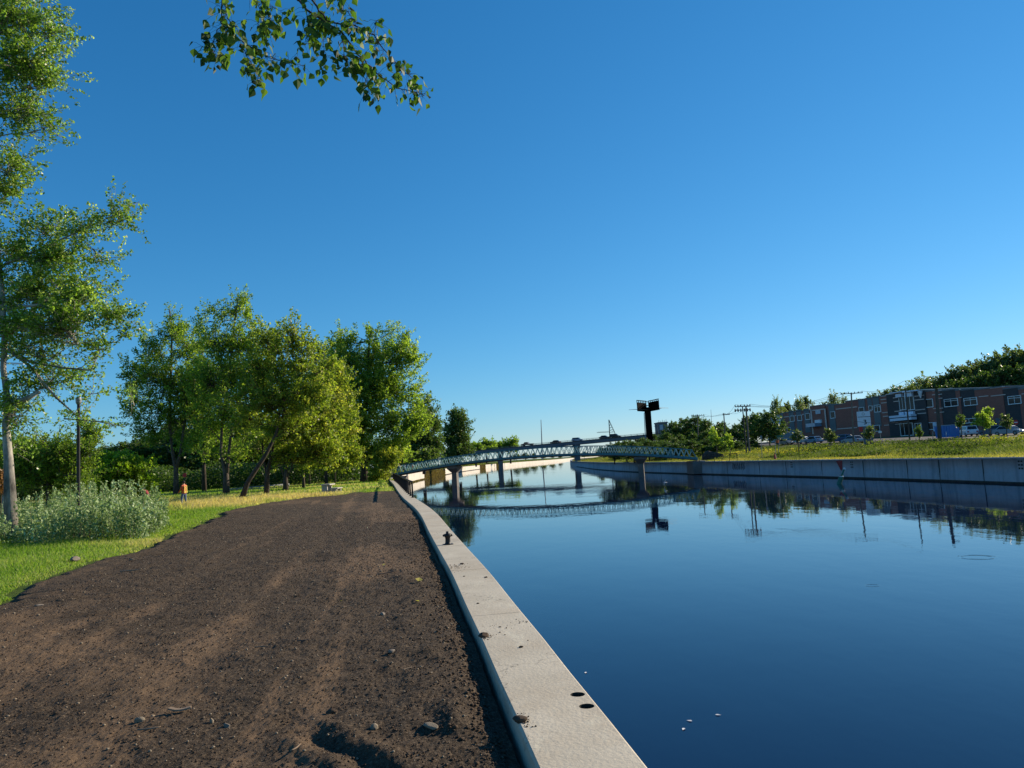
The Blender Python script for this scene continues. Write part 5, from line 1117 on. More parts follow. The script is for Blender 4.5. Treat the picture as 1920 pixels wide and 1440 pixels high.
for n, (px_, name, kind, L, H, paint, lane_, fl, lb) in enumerate([(989, 'pickup_truck', 'pickup', 5.4, 1.75, 'black_car', 3.0, 1, 'black pickup driving on the highway bridge, leftmost vehicle'),
        (1041, 'car', 'car', 4.4, 1.4, 'black_car', 3.0, 1, 'low dark car on the highway bridge between pickup and silver car'), (1083, 'car', 'suv', 4.8, 1.65, 'lightblue', 3.0, 0, 'pale blue-grey car at the middle of the highway bridge'),
        (1134, 'car', 'car', 4.5, 1.45, 'navy', 3.0, 0, 'dark car on the highway bridge just left of the lattice gantry'), (1154, 'car', 'suv', 4.7, 1.7, 'black_car', 3.0, 0, 'dark tall car on the highway bridge under the lattice gantry')]):
    q = dp(px_, 830, np.interp(px_, [700, 1300], [343, 291])); z, y = hz(q.x); car(name, lb, (q.x, y+lane_-.6, z-.75+.25), fh+(math.pi if fl else 0), L, H, 1.8, paint, kind, 'vehicles on the highway bridge')
# lattice gantry beyond the bridge
t = empty('lattice_gantry', dp(1144, 835, 420).xy.to_3d(), 'steel lattice mast with slanted ladder side and a long arm, behind the highway', 'gantry')
a0 = dp(1144.2, 835, 420); a1 = dp(1141.6, 787, 420); b0 = dp(1154.5, 835, 420); b1 = dp(1153, 812, 420)
mb = MB(); mb.bar(a0, a1, .42); mb.bar(a0+Vector((0, 1.2, 0)), a1+Vector((0, .3, 0)), .25); mb.build('mast', M['rail_metal'], t, world=True)
mb = MB(); mb.bar(b0, b1, .28); mb.bar(b1, a1, .3)
for f_ in (.2, .4, .58, .76, .92): q = b1.lerp(a1, 1-f_); z = q.z; p_ = a0.lerp(a1, (z-a0.z)/(a1.z-a0.z)); mb.bar(p_, q, .2)
for f_, g_ in ((.3, .5), (.5, .68), (.68, .84), (.84, .95)):
    q = b1.lerp(a1, 1-f_); r_ = b1.lerp(a1, 1-g_); p_ = a0.lerp(a1, (r_.z-a0.z)/(a1.z-a0.z)); mb.bar(p_, q, .12)
mb.build('ladder_frame', M['rail_metal'], t, world=True)
mb = MB(); mb.bar(dp(1119, 811.3, 420), dp(1143, 810, 420), .22); mb.bar(dp(1121, 810, 420), dp(1143, 808.5, 420), .1); mb.build('arm', M['rail_metal'], t, world=True)
# tall mast
t = empty('antenna_mast', dp(1016.5, 850, 500).xy.to_3d(), 'very tall thin pale mast rising behind the highway bridge', 'mast')
mb = MB(); mb.tube([dp(1017, 862, 500), dp(1016, 830, 500), dp(1014.3, 787, 500)], [.45, .38, .2], 8); mb.build('pole', M['grey_steel'], t, world=True)

# ================================================================== BILLBOARD
D = 230; c0 = dp(1218.6, 830, D); c1 = dp(1215, 771, D); gb = float(zr(c0.x, c0.y))
bb = empty('billboard', (c0.x, c0.y, gb), 'dark rusty V-shaped billboard seen from behind on one thick column', 'billboard')
mb = MB(); mb.box((c0.x-.88, D-.7, gb-.3), (c0.x+.88, D+.7, c1.z+1.2)); mb.build('column', M['dark_steel'], bb, world=True)
zb, zt = dp(1215, 771, D).z, dp(1215, 751.5, D).z
for sg, inn, outx, nm in ((-1, dp(1211.5, 760, D), dp(1195, 760, D-6.0), 'l'), (1, dp(1216.5, 760, D), dp(1235.2, 758, D-7.0), 'r')):
    a = Vector((inn.x, inn.y, 0)); b = Vector((outx.x, outx.y, 0)); d = (b-a).normalized(); L = (b-a).length; nrm = Vector((-d.y, d.x, 0))
    Mx = Matrix(((d.x, nrm.x, 0, a.x), (d.y, nrm.y, 0, a.y), (0, 0, 1, 0), (0, 0, 0, 1)))
    mb = MB(); hgt = zt-zb
    mb.box((0, 0, zb), (L, .12, zb+hgt*(.78 if sg < 0 else .84)), Mx)
    mb.build('panel', M['dark_steel'], bb, world=True)
    mb = MB(); mb.box((0, -.18, zt-.18), (L, .20, zt), Mx); mb.box((0, -.18, zb-.14), (L, .20, zb-.002), Mx)
    for i in range(6): x = .09+i*(L-.18)/5; mb.box((x-.09, -.17, zb), (x+.09, -.002, zt-.181), Mx)
    for z in (zb+hgt*.33, zb+hgt*.66): mb.box((.1, -.25, z), (L-.1, -.172, z+.1), Mx)
    mb.build('frame', M['dark_steel'], bb, world=True)
    mb = MB(); mb.box((L*.1, .5, zb+.3), (L*.9, 1.2, zb+.36), Mx)
    q = (dp(1179, 768.5, D) if sg < 0 else dp(1253, 765, D)); mb.bar((b.x, b.y, zb+.45), q, .10); mb.bar((b.x, b.y, zb+.35), q, .06); mb.build('lamp_arm', M['grey_steel'], bb, world=True)
mb = MB()
for z in (.2, .55, .9): mb.bar(dp(1211.5, 760, D).xy.to_3d()+Vector((0, 0, zb+(zt-zb)*z)), dp(1216.5, 760, D).xy.to_3d()+Vector((0, 0, zb+(zt-zb)*z)), .2)
mb.build('brace', M['dark_steel'], bb, world=True)
t = empty('street_light', dp(1210, 830, 228).xy.to_3d(), 'thin pale lamp mast just left of the billboard column', 'street light'); q = dp(1210, 830, 228); gz_ = float(zr(q.x, q.y))
mb = MB(); mb.tube([(q.x, q.y, gz_), dp(1209, 800, 228), dp(1207.5, 774, 228)], [.13, .11, .08], 8); mb.build('pole', M['grey_steel'], t, world=True)
# grey-blue plant building by the highway
D = 330; q0 = dp(1236, 815, D); q1 = dp(1253, 815, D); zt_ = dp(1245, 791, D).z; t = empty('rooftop_building', (q0.x, D, 0), 'distant pale blue-grey building with pipes on its roof, right of the billboard', 'building')
gz_ = float(zr(q0.x, D)); mb = MB(); mb.box((q0.x, D, gz_), (q1.x, D+9, zt_-.5)); mb.build('wall', M['deck_concrete'], t, world=True)
mb = MB(); mb.box((q0.x+.4, D-.1, zt_-3.4), (q0.x+1.9, D-.001, zt_-1.2)); mb.build('panel', M['paint_lightblue'], t, world=True); mb = MB(); mb.box((q0.x-.25, D-.2, zt_-.498), (q1.x+.25, D+9.2, zt_)); mb.build('roof', M['deck_concrete'], t, world=True)
for i, h_ in enumerate((.9, .6, 1.0, .7, 1.1)): mb = MB(); x = q0.x+.5+i*.8; mb.tube([(x, D+1, zt_+.001), (x, D+1, zt_+h_)], .09, 6); mb.build('pipe', M['grey_steel'], t, world=True)

# ================================================================== BRICK BUILDING
FA = dp(1464, 800, 225); FB = dp(1925, 800, 150); FA.z = FB.z = 0
fd = (FB-FA).normalized(); FN = Vector((fd.y, -fd.x, 0))
if FN.x > 0: FN = -FN
def fs_(px, py):
    v = ray(px, py); den = v.x*FN.x+v.y*FN.y; t = (FA.x*FN.x+FA.y*FN.y)/den; p_ = v*t; return (Vector((p_.x, p_.y, 0))-FA).dot(fd), p_.z+EYE, t
MF = Matrix(((fd.x, FN.x, 0, FA.x), (fd.y, FN.y, 0, FA.y), (0, 0, 1, 0), (0, 0, 0, 1)))
LEN = fs_(1925, 790)[0]+35; ZB = 1.2
def fbox(mb, s0, s1, n0, n1, z0, z1): mb.box((s0, n0, z0), (s1, n1, z1), MF); return mb
bl = empty('brick_building', FA+Vector((0, 0, ZB)), 'long two-storey red brick and dark panel building with pale stone bands', 'building')
def top_z(px, py): return fs_(px, py)[1]
secs = [(1464, 1523, 773, 768, 'brick'), (1523, 1550, 761, 757, 'brick'), (1550, 1588, 760, 755, 'brick'), (1588, 1651, 752, 742, 'brick'), (1651, 1668, 741, 739, 'brick'), (1668, 1741, 736, 731, 'brick_dark'), (1741, 1767, 731, 730, 'brick'), (1767, 1797, 730, 729, 'brick_dark'),
        (1797, 1805, 730, 729, 'brick'), (1805, 1833, 729, 728, 'brick_dark'), (1833, 1886, 726.5, 725, 'brick'), (1886, 1916, 726, 725, 'brick_dark'), (1916, 2300, 727, 720, 'brick')]
bounds = []
for i, (x0, x1, y0, y1, m) in enumerate(secs):
    s0 = fs_(x0, 785)[0]; s1 = fs_(min(x1, 1925), 785)[0] if x1 < 2000 else LEN; zt_ = (top_z(x0, y0)+top_z(min(x1, 1925), y1 if x1 < 2000 else 727))/2
    bounds.append((s0, s1, zt_)); mb = MB(); dpth = .0 if m == 'brick' else -.12
    if i in (1, 5): dpth = .35
    fbox(mb, s0, s1, -22+.004*i, dpth, ZB-.6, zt_-.25); mb.build('wall', M[m], bl, world=True)
    mb = MB(); fbox(mb, s0-.0, s1-.002, -22.05, dpth+.10, zt_-.249, zt_-.02+.003*i); mb.build('parapet_cap', M['metal_panel'] if i != 5 else M['stone_band'], bl, world=True)
NB = .12
def fpanel(name, mat, xc, yc, w, h, n0, n1, parent=bl, grow_=0):
    s, z, t = fs_(xc, yc); s0 = fs_(xc-w/2, yc)[0]; s1 = fs_(xc+w/2, yc)[0]; hz_ = h*t*1.0/F; mb = MB(); fbox(mb, s0, s1, n0, n1, z-hz_/2, z+hz_/2); return mb.build(name, M[mat], parent, world=(parent is bl))
for (xc, yt, yb_, w_) in ((1467, 775, 800, 5), (1485, 770, 812, 9), (1499, 768, 812, 9), (1514, 766, 811, 10), (1561, 760, 809, 11), (1616.5, 748, 772, 12), (1631, 748, 760, 8), (1644.5, 743, 800, 12)):
    fpanel('dark_panel', 'metal_panel', xc, (yt+yb_)/2, w_, yb_-yt, .002, .10)
def window(xc, yc, w_, h, cols=1, transom=False, depth=.13, frame='frame_white'):
    s, z, t = fs_(xc, yc); s0 = fs_(xc-w_/2, yc)[0]; s1 = fs_(xc+w_/2, yc)[0]; hz_ = h*t/F/2; fw_ = .16; mb = MB()
    fbox(mb, s0, s1, .001, depth+.06, z-hz_, z-hz_+fw_); fbox(mb, s0, s1, .001, depth+.03, z+hz_-fw_*.7, z+hz_); fbox(mb, s0, s0+fw_*.8, .001, depth+.028, z-hz_+fw_+.001, z+hz_-fw_*.7-.001); fbox(mb, s1-fw_*.8, s1, .001, depth+.028, z-hz_+fw_+.001, z+hz_-fw_*.7-.001)
    for c in range(1, cols): x = s0+(s1-s0)*c/cols; fbox(mb, x-.05, x+.05, .001, depth+.026, z-hz_+fw_+.001, z+hz_-fw_*.7-.001)
    if transom: fbox(mb, s0+fw_*.8+.001, s1-fw_*.8-.001, .001, depth+.02, z+hz_*.42, z+hz_*.42+.09)
    fr = mb.build('window', M[frame], bl, world=True); mb = MB(); fbox(mb, s0+.05, s1-.05, .002, depth, z-hz_+.05, z+hz_-.05); mb.build('pane', M['glass'], fr)
    return fr
for a in ((1486, 785, 8, 11), (1500, 783.5, 8, 11), (1515, 781, 9, 12), (1562, 778, 9, 13), (1616, 768, 10, 9), (1633, 765, 7, 9), (1646, 766, 12, 14, 2, True), (1675, 763, 11, 15), (1678, 803, 11, 12), (1645, 803, 11, 12), (1747, 799, 11, 14)): window(*a)
for a in ((1743, 756, 14, 16, 1, False, .13), (1784, 755, 26, 15, 2, True, .13), (1820.5, 753, 25, 15, 2, True, .13), (1903, 750, 25, 16, 2, True, .13), (1818, 789, 24, 9, 2), (1480, 806, 7, 9), (1731, 757, 7, 17)): window(*a)
for a in ((1688+7, 756, 12, 26, 2, False, .5), (1709.5, 756, 15, 26, 2, False, .5), (1703, 805, 24, 24, 3, False, .5), (1725, 803, 12, 20, 2, False, .5)): window(*a)
for (xc, yc, w_, h) in ((1475, 781.5, 10, 1.6), (1506, 777, 4, 1.6), (1492.5, 779, 5, 1.6), (1587.5, 765, 40, 1.7), (1588.5, 803, 38, 1.7), (1658, 742.3, 13, 1.6), (1658, 748.7, 13, 1.6), (1660, 755, 16, 1.6), (1661, 773.3, 15, 1.6), (1663, 780.3, 14, 1.6), (1671, 796.5, 26, 1.5), (1635, 762, 8, 1.5), (1631, 771, 9, 1.5),
                        (1752, 732.7, 8, 1.5), (1761.5, 732.2, 8, 1.5), (1752, 740, 8, 1.5), (1762.5, 739.4, 8, 1.5), (1763, 746.8, 8, 1.5), (1764, 765.4, 9, 1.5), (1765.5, 772.8, 10, 1.5), (1753.5, 766, 7, 1.5), (1755, 773.5, 5, 1.5), (1799.5, 730.2, 5, 1.5), (1801, 745.3, 5, 1.5),
                        (1842.5, 728, 18, 1.5), (1870, 726.5, 27, 1.5), (1844.5, 743, 18, 1.6), (1872, 741.2, 28, 1.6), (1918, 729, 6, 1.5), (1918.5, 738.5, 5, 1.5), (1779, 728.2, 14, 1.2)):
    fpanel('stone_band', 'stone_band', xc, yc, w_, h, .003, .09)
for (xc, yc, w_, h) in ((1683, 745.4, 12, 1.5), (1726, 742, 18, 1.5), (1684, 752.3, 12, 1.5), (1726, 749.2, 18, 1.5), (1686, 770.8, 12, 1.6), (1728, 768, 18, 1.5), (1731, 775, 16, 1.5), (1688, 795, 13, 1.5)):
    fpanel('stone_band', 'stone_band', xc, yc, w_, h, .355, .45)
# portal frame with sign
fpanel('portal_frame', 'stone_band', 1524.8, 791, 2.2, 46, .355, .46); fpanel('portal_frame', 'stone_band', 1550.5, 785, 2.2, 38, .355, .46); fpanel('portal_frame', 'stone_band', 1536.5, 768.2, 22, 1.7, .355, .46)
fpanel('wall_sign', 'paint_lightblue', 1536.5, 772.5, 9, 7, .36, .55); fpanel('wall_sign', 'white', 1538, 790, 11, 6, .36, .9); fpanel('canopy', 'paint_lightblue', 1534, 796.5, 17, 6.5, .36, 2.6)
# entrance canopy and fascia
fpanel('fascia', 'sign_white', 1690, 741.5, 11, 6, .36, .95); fpanel('fascia', 'sign_white', 1708, 739.5, 14, 8, .36, .95); fpanel('roof_overhang', 'sign_white', 1690, 735.2, 26, 1.6, .36, 1.7); fpanel('roof_overhang', 'sign_white', 1714, 733.2, 24, 2.2, .36, 1.7)
fpanel('fascia', 'sign_white', 1696, 775.3, 9, 6, .36, 1.0); fpanel('fascia', 'sign_white', 1711, 774.3, 15, 6, .36, 1.0)
fpanel('canopy', 'sign_white', 1704, 779.6, 42, 4, 1.01, 2.6); fpanel('canopy_edge', 'sign_ink', 1704, 782.3, 42, 1.2, 1.01, 2.5); fpanel('canopy', 'sign_white', 1705, 785.4, 41, 4.6, 1.01, 2.6)
fpanel('white_panel', 'sign_white', 1754.5, 800, 6, 17, .01, .3); fpanel('garage_door', 'deck_concrete', 1872, 789, 8, 10, .01, .12)
fpanel('awning', 'paint_lightblue', 1492, 817, 20, 9, .01, .4)
mb = MB(); s, z, t_ = fs_(1731, 736); mb.lathe([(.0, .7), (.55, .6), (.1, -1.0)], tuple(MF @ Vector((s, .9, z-.3))), 10); mb.build('roof_finial', M['white'], bl, world=True)
# white building at its left
t = empty('white_building', dp(1452, 815, 236), 'white and blue-grey industrial building left of the brick building', 'building'); wb = MB()
s1 = -.3; s0 = fs_(1437, 800)[0]-1; zt_ = top_z(1462, 777)
fbox(wb, s0, s1, -20, -.8, ZB-.6, zt_-4.6); wb.build('wall', M['white'], t, world=True)
wb = MB(); fbox(wb, s0+1.2, s1, -20.2, -.3, zt_-4.58, zt_-.3); wb.build('upper_storey', M['sign_white'], t, world=True); wb = MB(); fbox(wb, s0+.9, s1+.05, -20.4, -.0, zt_-.298, zt_); wb.build('roof', M['metal_panel'], t, world=True)
wb = MB(); fbox(wb, s0+5, s1-2.2, -.29, -.2, zt_-3.0, zt_-1.2); wb.build('window', M['glass'], t, world=True); wb = MB(); fbox(wb, s0+4, s1-3, -.79, -.6, ZB, ZB+3.2); wb.build('door', M['metal_panel'], t, world=True)

# ---- things in front of the building
def gpt(px, py, D): q = dp(px, py, D); return Vector((q.x, q.y, float(zr(q.x, q.y))+.06))
fh = math.atan2(fd.y, fd.x); GP = 'vehicles parked before the brick building'
car('trailer_van', 'light blue box truck parked at the left end of the brick building', gpt(1481, 826, 176), fh+math.pi, 6.2, 2.7, 2.2, 'lightblue', 'van', GP)
car('parked_car', 'small white car parked right of the light blue box truck', gpt(1508, 824, 168), fh+.5, 3.9, 1.5, 1.7, 'white_car', 'suv', GP)
car('parked_car', 'pale blue sloping-nosed car parked under the portal', gpt(1525, 823, 162), fh+math.pi, 4.6, 1.5, 1.8, 'lightblue', 'car', GP)
car('parked_car', 'dark blue car parked between the leaning young tree and the crossarm pole', gpt(1578, 820, 152), fh+math.pi, 4.6, 1.55, 1.8, 'blue', 'suv', GP)
car('parked_car', 'silver-blue car parked right of the crossarm pole', gpt(1598, 819.5, 140), fh+math.pi, 4.4, 1.5, 1.8, 'silver', 'car', GP)
car('parked_car', 'white sport utility car parked right of the blue container', gpt(1816, 812, 128), fh+2.6, 4.4, 1.75, 1.85, 'white_car', 'suv', GP)
car('parked_car', 'grey car half hidden by the broad yellow-green young tree', gpt(1863, 811, 122), fh+math.pi, 4.4, 1.65, 1.8, 'grey_car', 'suv', GP)
car('parked_car', 'silver hatchback with a glinting nose, rightmost parked car', gpt(1893, 809, 118), fh+.1, 4.6, 1.5, 1.8, 'silver', 'car', GP)
car('parked_car', 'silver-blue sedan low behind the weeds beside the worker', gpt(1471, 826, 172), fh+.2, 4.5, 1.45, 1.8, 'silver', 'car', None)
# blue container
q = gpt(1776, 812, 126); t = empty('blue_container', q, 'bright blue ribbed bin container beside the thick wooden pole', 'container', None, fh)
mb = MB(); mb.prism([(-1.5, .15), (1.5, .15), (1.7, 2.1), (-1.7, 2.1)], -.9, .9); mb.build('body', M['blue_box'], t); mb = MB(); mb.box((-1.78, -.98, 2.101), (1.78, .98, 2.2)); mb.build('rim', M['paint_lightblue'], t)
for i in range(6): mb = MB(); x = -1.3+i*.52; mb.box((x-.05, -.98, .3), (x+.05, .98, 2.0)); mb.build('rib', M['blue_box'], t)
# number sign
s_ = 128; q = gpt(1624, 826, s_); t = empty('number_sign', q, 'tall white sign board with a dark figure 3 on a grey pillar', 'sign')
a = dp(1608, 786, s_); b = dp(1631.5, 785, s_); zt_ = dp(1618, 771.5, s_).z; zm = dp(1619, 799.5, s_).z; rz_ = 0
mb = MB(); x0, x1 = a.x, b.x; mb.box((x0, s_-.15, zm), (x1, s_+.15, zt_)); mb.build('board', M['sign_white'], t, world=True)
mb = MB(); mb.box((x0+.75, s_-.2, q.z-.3), (x1+.05, s_+.2, zm-.004)); mb.build('pillar', M['deck_concrete'], t, world=True)
mb = MB(); mb.box((x0, s_-.165, zt_-(zt_-zm)*.38), (x1, s_-.151, zt_-(zt_-zm)*.345)); mb.build('stripe', M['sign_ink'], t, world=True)
cx = (x0+x1)/2+.05; cz = zm+(zt_-zm)*.28; mb = MB(); S = .34; yq = s_-.17
for (xa, za, xb, zb_) in ((-.28, .5, .28, .5), (.28, .5, .02, .08), (-.1, .06, .28, .0), (.3, .02, .3, -.42), (.3, -.42, -.28, -.5)): mb.bar((cx+xa*S*2, yq, cz+za*S*2), (cx+xb*S*2, yq, cz+zb_*S*2), .13, .03, up=Vector((0, 1, 0)))
mb.build('digit', M['sign_ink'], t, world=True)
mb = MB(); pts = [(cx-.15+.22*math.cos(k*math.pi/8), s_-.165, zt_-(zt_-zm)*.17+.22*math.sin(k*math.pi/8)) for k in range(17)]; mb.tube(pts, .03, 4); mb.build('emblem', M['grey_steel'], t, world=True)
q2 = gpt(1614, 808, s_); mb = MB(); mb.box((x0+.1, s_-.14, zm-.85), (x0+.62, s_+.1, zm-.1)); mb.build('small_sign', M['red'], t, world=True)
# stop sign at the right
q = gpt(1905, 812, 116); t = empty('stop_sign', q, 'red octagonal road sign at the right edge before the brick building', 'sign'); c = dp(1904.5, 792, 116)
mb = MB(); mb.tube([(c.x, c.y+.05, q.z), (c.x, c.y+.05, c.z+.3)], .035, 6); mb.build('post', M['grey_steel'], t, world=True)
mb = MB(); o8 = [(.40*math.cos(math.pi/8+k*math.pi/4), .40*math.sin(math.pi/8+k*math.pi/4)) for k in range(8)]; mb.prism(o8, -.015, .015, Matrix.Translation((c.x, c.y-.02, c.z))); mb.build('plate', M['red'], t, world=True)
mb = MB(); mb.box((c.x-.26, c.y-.045, c.z-.07), (c.x+.26, c.y-.036, c.z+.07)); mb.build('lettering_band', M['white'], t, world=True)
def signpost(px, py, D, label, w_=.3, h=.45, top=None, mat='white'):
    q = gpt(px, py, D); c = dp(top[0], top[1], D); t = empty('road_sign', q, label, 'sign'); mb = MB(); mb.tube([(q.x, q.y, q.z), (c.x, c.y+.03, c.z)], .04, 6); mb.build('post', M['grey_steel'], t, world=True)
    mb = MB(); mb.box((c.x-w_/2, c.y-.02, c.z-h/2), (c.x+w_/2, c.y+.0, c.z+h/2)); mb.build('plate', M[mat], t, world=True)
signpost(1428, 850, 108, 'plain pale sign plate on a thin post before the dark rounded tree', .28, .5, (1427, 820), 'grey_steel')
signpost(1652, 828, 112, 'small white sign on a pale post right of the number sign', .5, .3, (1650, 810)); signpost(1749, 830, 108, 'short pale post at the left of the thick wooden pole', .1, .5, (1749, 812), 'grey_steel')
signpost(1774, 832, 106, 'short pale post in front of the blue container', .08, .4, (1774, 812), 'white'); signpost(1454, 842, 104, 'thin post holding a small sign beside the worker on the far bank', .12, .3, (1453, 826), 'grey_steel')
signpost(1456, 826, 118, 'small green street sign above the worker', 1.0, .3, (1462, 818), 'green_buoy')
# concrete plinth in the weeds and white stakes
mb = MB(); q = gpt(1880, 826, 96); mb.box((-2.2, -.6, 0), (2.2, .6, .22)); o = mb.build('concrete_slab', M['bench_concrete']); o.location = q; o.rotation_euler = (0, .0, fh+1.2); tag(o, 'long pale concrete slab lying before the mown mound', 'slab')
q = gpt(1843, 838, 88); t = empty('stake_fence', q, 'few pale broken stakes standing in the weeds at the right', 'fence')
for i in range(4): mb = MB(); mb.bar((i*.25, 0, -.1), (i*.25+.05, 0, .75-.08*i), .07); mb.build('stake', M['frame_white'], t)
mb = MB(); mb.bar((-.6, 0, .72), (.5, 0, .8), .05); mb.build('rail', M['frame_white'], t)
for n, (x, y, D, h_, lb) in enumerate([(1452, 846, 100, .75, 'orange traffic cone in the weeds below the worker')]):
    q = gpt(x, y, D); t = empty('traffic_cone', q, lb, 'cone'); mb = MB(); mb.lathe([(.19, .03), (.05, h_)], n=12); mb.build('body', M['red'], t); mb = MB(); mb.box((-.24, -.24, 0), (.24, .24, .03)); mb.build('base', M['red'], t)
q = gpt(1337, 860, 128); t = empty('rubble_mound', q, 'reddish canvas-covered heap under the saplings on the far bank', 'heap'); o = link(rock(77, 1.0, (1.9, 1.2, 1.5)), 'cover', M['bark'], t); o.location = (0, 0, .3)
# mown mound
mb = MB(); q = gpt(1884, 822, 104); V = []
o = link(rock(5, 1.0, (1, 1, 1)), 'mound_tmp', M['turf']); bpy.data.objects.remove(o)

# ================================================================== UTILITY POLES AND WIRES
def crossarm(mb, c, w_, d, s_=.12): mb.bar(c-d*w_/2, c+d*w_/2, s_)
def upole(name, label, D, pb, pt, r, arms, mat='wood_pole', group=None, ins=True):
    b = dp(*pb, D); t_ = dp(*pt, D); g = float(zr(b.x, b.y)) if b.x > edgeR(D) else 0; ro = empty(name, (b.x, b.y, g), label, 'utility pole', group)
    mb = MB(); mb.tube([(b.x, b.y, g-.3), ((b.x+t_.x)/2, D, (g+t_.z)/2), (t_.x, t_.y, t_.z)], [r, r*.85, r*.7], 10); mb.build('pole', M[mat], ro, world=True)
    out = []
    for (dz, w_, cx) in arms:
        c = Vector((t_.x+cx, t_.y-.12, t_.z-dz)); mb = MB(); d = Vector((1, -.1, .0)).normalized(); crossarm(mb, c, w_, d); ar = mb.build('crossarm', M['wood_dark'], ro, world=True)
        if ins:
            for k_ in (-.5, -.32, -.14, .14, .32, .5):
                q = c+d*w_*k_*.96; mb = MB(); mb.lathe([(.05, .06), (.07, .12), (.04, .26)], tuple(q), 6); mb.build('insulator', M['rail_metal'], ar)
                out.append(q+Vector((0, 0, .28)))
    return ro, out, t_
GU = 'utility poles along the far street'
_, w1, t1 = upole('utility_pole', 'slim pole with a wide crossarm and six insulators before the brick wall', 120, (1600, 832), (1596, 736), .15, [(.15, 3.4, 0)], 'wood_pole', GU)
_, w2, t2 = upole('utility_pole', 'dark pole crossing the entrance canopy of the brick building', 104, (1706, 833), (1698, 731), .12, [(7.4, .7, 0)], 'wood_dark', GU, ins=False)
_, w3, t3 = upole('utility_pole', 'thickest wooden pole, left of the blue container', 96, (1762.5, 834), (1755.5, 729), .26, [(.6, .9, .3)], 'wood_dark', GU, ins=False)
_, w4, t4 = upole('utility_pole', 'thin pole with a single long crossarm above the embankment trees', 190, (1309, 830), (1307.5, 777), .16, [(.3, 3.2, 0)], 'wood_pole', GU)
_, w5, t5 = upole('utility_pole', 'short-armed pole between the embankment trees and the twin-pole frame', 170, (1360, 830), (1357, 774.5), .16, [(.4, 1.6, .5)], 'wood_pole', GU)
_, w6, t6 = upole('utility_pole', 'small pole by the highway just right of the billboard', 300, (1233, 820), (1231.5, 797), .2, [(.4, 2.6, 0)], 'wood_dark', GU, ins=False)
D = 128; ro = empty('twin_pole_frame', gpt(1399, 830, D), 'two tall wooden poles joined by double crossarms full of insulators', 'utility pole')
for (pb, pt, r) in (((1404, 832), (1398.5, 761), .17), ((1398.5, 832), (1392, 761.5), .12)):
    b = dp(*pb, D+(0 if r > .15 else 1.4)); q = dp(*pt, D+(0 if r > .15 else 1.4)); mb = MB(); mb.tube([(b.x, b.y, float(zr(b.x, b.y))-.2), q], [r, r*.75], 10); mb.build('pole', M['wood_pole'] if r > .15 else M['wood_dark'], ro, world=True)
w7 = []
for z_, off_ in ((762.5, 0), (769, 0)):
    a = dp(1378, z_+.3, D+.6); b = dp(1407, z_-1.0, D+.6); mb = MB(); mb.bar(a, b, .14); ar = mb.build('crossarm', M['wood_dark'], ro, world=True)
    for f_ in (.02, .2, .38, .62, .8, .98):
        q = a.lerp(b, f_); mb = MB(); mb.lathe([(.06, .07), (.10, .16), (.05, .34)] if z_ < 765 else [(.12, -.3), (.13, .0), (.08, .25)], tuple(q), 6); mb.build('insulator', M['rail_metal'], ar); w7.append(q+Vector((0, 0, .35)))
def wire(a, b, sag, name='power_line', label='', r=.02, group='power lines above the far bank'):
    pts = [a.lerp(b, t)+Vector((0, 0, -sag*4*t*(1-t))) for t in np.linspace(0, 1, 13)]; mb = MB(); mb.tube(pts, r, 4); o = mb.build(name, M['wood_dark']); tag(o, label, 'wire', group); return o
for i in (0, 2, 5):
    wire(w7[i], w5[min(i, 5)], .7, label='thin wire strung between the twin-pole frame and the next short-armed pole')
    wire(w5[min(i, 5)], w4[min(i, 5)], .6, label='thin wire strung left to the pole with the single long crossarm')
    wire(w7[i], w1[i], 1.2, label='thin wire strung from the twin-pole frame toward the wide-crossarm pole by the brick wall')
wire(w1[5], t2+Vector((0, 0, 1.3)), .6, label='wire running right from the wide-crossarm pole past the roofline')
wire(t1-Vector((0, 0, 4.6)), t2-Vector((0, 0, 4.4)), .3, label='dark cable low between the wide-crossarm pole and the canopy pole', r=.04)
t = empty('antenna_mast', dp(1334, 820, 260).xy.to_3d(), 'thin pale mast standing among the dark embankment trees', 'mast'); mb = MB(); mb.tube([dp(1336, 830, 260), dp(1333, 768, 260)], [.14, .05], 6); mb.build('pole', M['grey_steel'], t, world=True)

# ================================================================== LEFT BANK FURNITURE
# black lamp post among the leaves
b = gp(147, 972, 0); b = Vector((dp(147, 900, 31).x, 31, 0)); t = empty('lamp_post', b, 'slim black lamp post rising behind the silvery thicket', 'street lamp')
mb = MB(); mb.tube([(b.x, 31, 0), (b.x, 31, 5.2)], [.075, .062], 12); mb.build('pole', M['black_metal'], t, world=True); mb = MB(); mb.lathe([(.13, 0), (.13, .25), (.09, .3)], (b.x, 31, 0), 12); mb.build('base', M['black_metal'], t, world=True)
mb = MB(); mb.lathe([(.07, 5.2), (.11, 5.28), (.12, 5.42), (.09, 5.5), (.03, 5.55)], (b.x, 31, 0), 16); mb.build('lamp_head', M['grey_steel'], t, world=True)
mb = MB(); mb.bar((b.x-.62, 31, 2.30), (b.x+.05, 31, 2.30), .035); mb.build('banner_arm', M['black_metal'], t, world=True)
# concrete picnic table
q = gp(617, 925.5, 0); t = empty('picnic_table', q, 'grey concrete picnic table with one bench on the grass beyond the bare soil', 'picnic table')
mb = MB(); mb.box((-.42, -.9, .70), (.30, .9, .80)); mb.build('tabletop', M['bench_concrete'], t)
for yy_ in (-.7, .7):
    mb = MB(); mb.box((-.36, yy_-.1, 0), (.06, yy_+.1, .698)); mb.build('leg', M['bench_concrete'], t)
mb = MB(); mb.box((.36, -.9, .38), (.92, .9, .46)); mb.build('bench', M['bench_concrete'], t)
for yy_ in (-.7, .7): mb = MB(); mb.box((.42, yy_-.1, 0), (.82, yy_+.1, .378)); mb.build('leg', M['bench_concrete'], t)
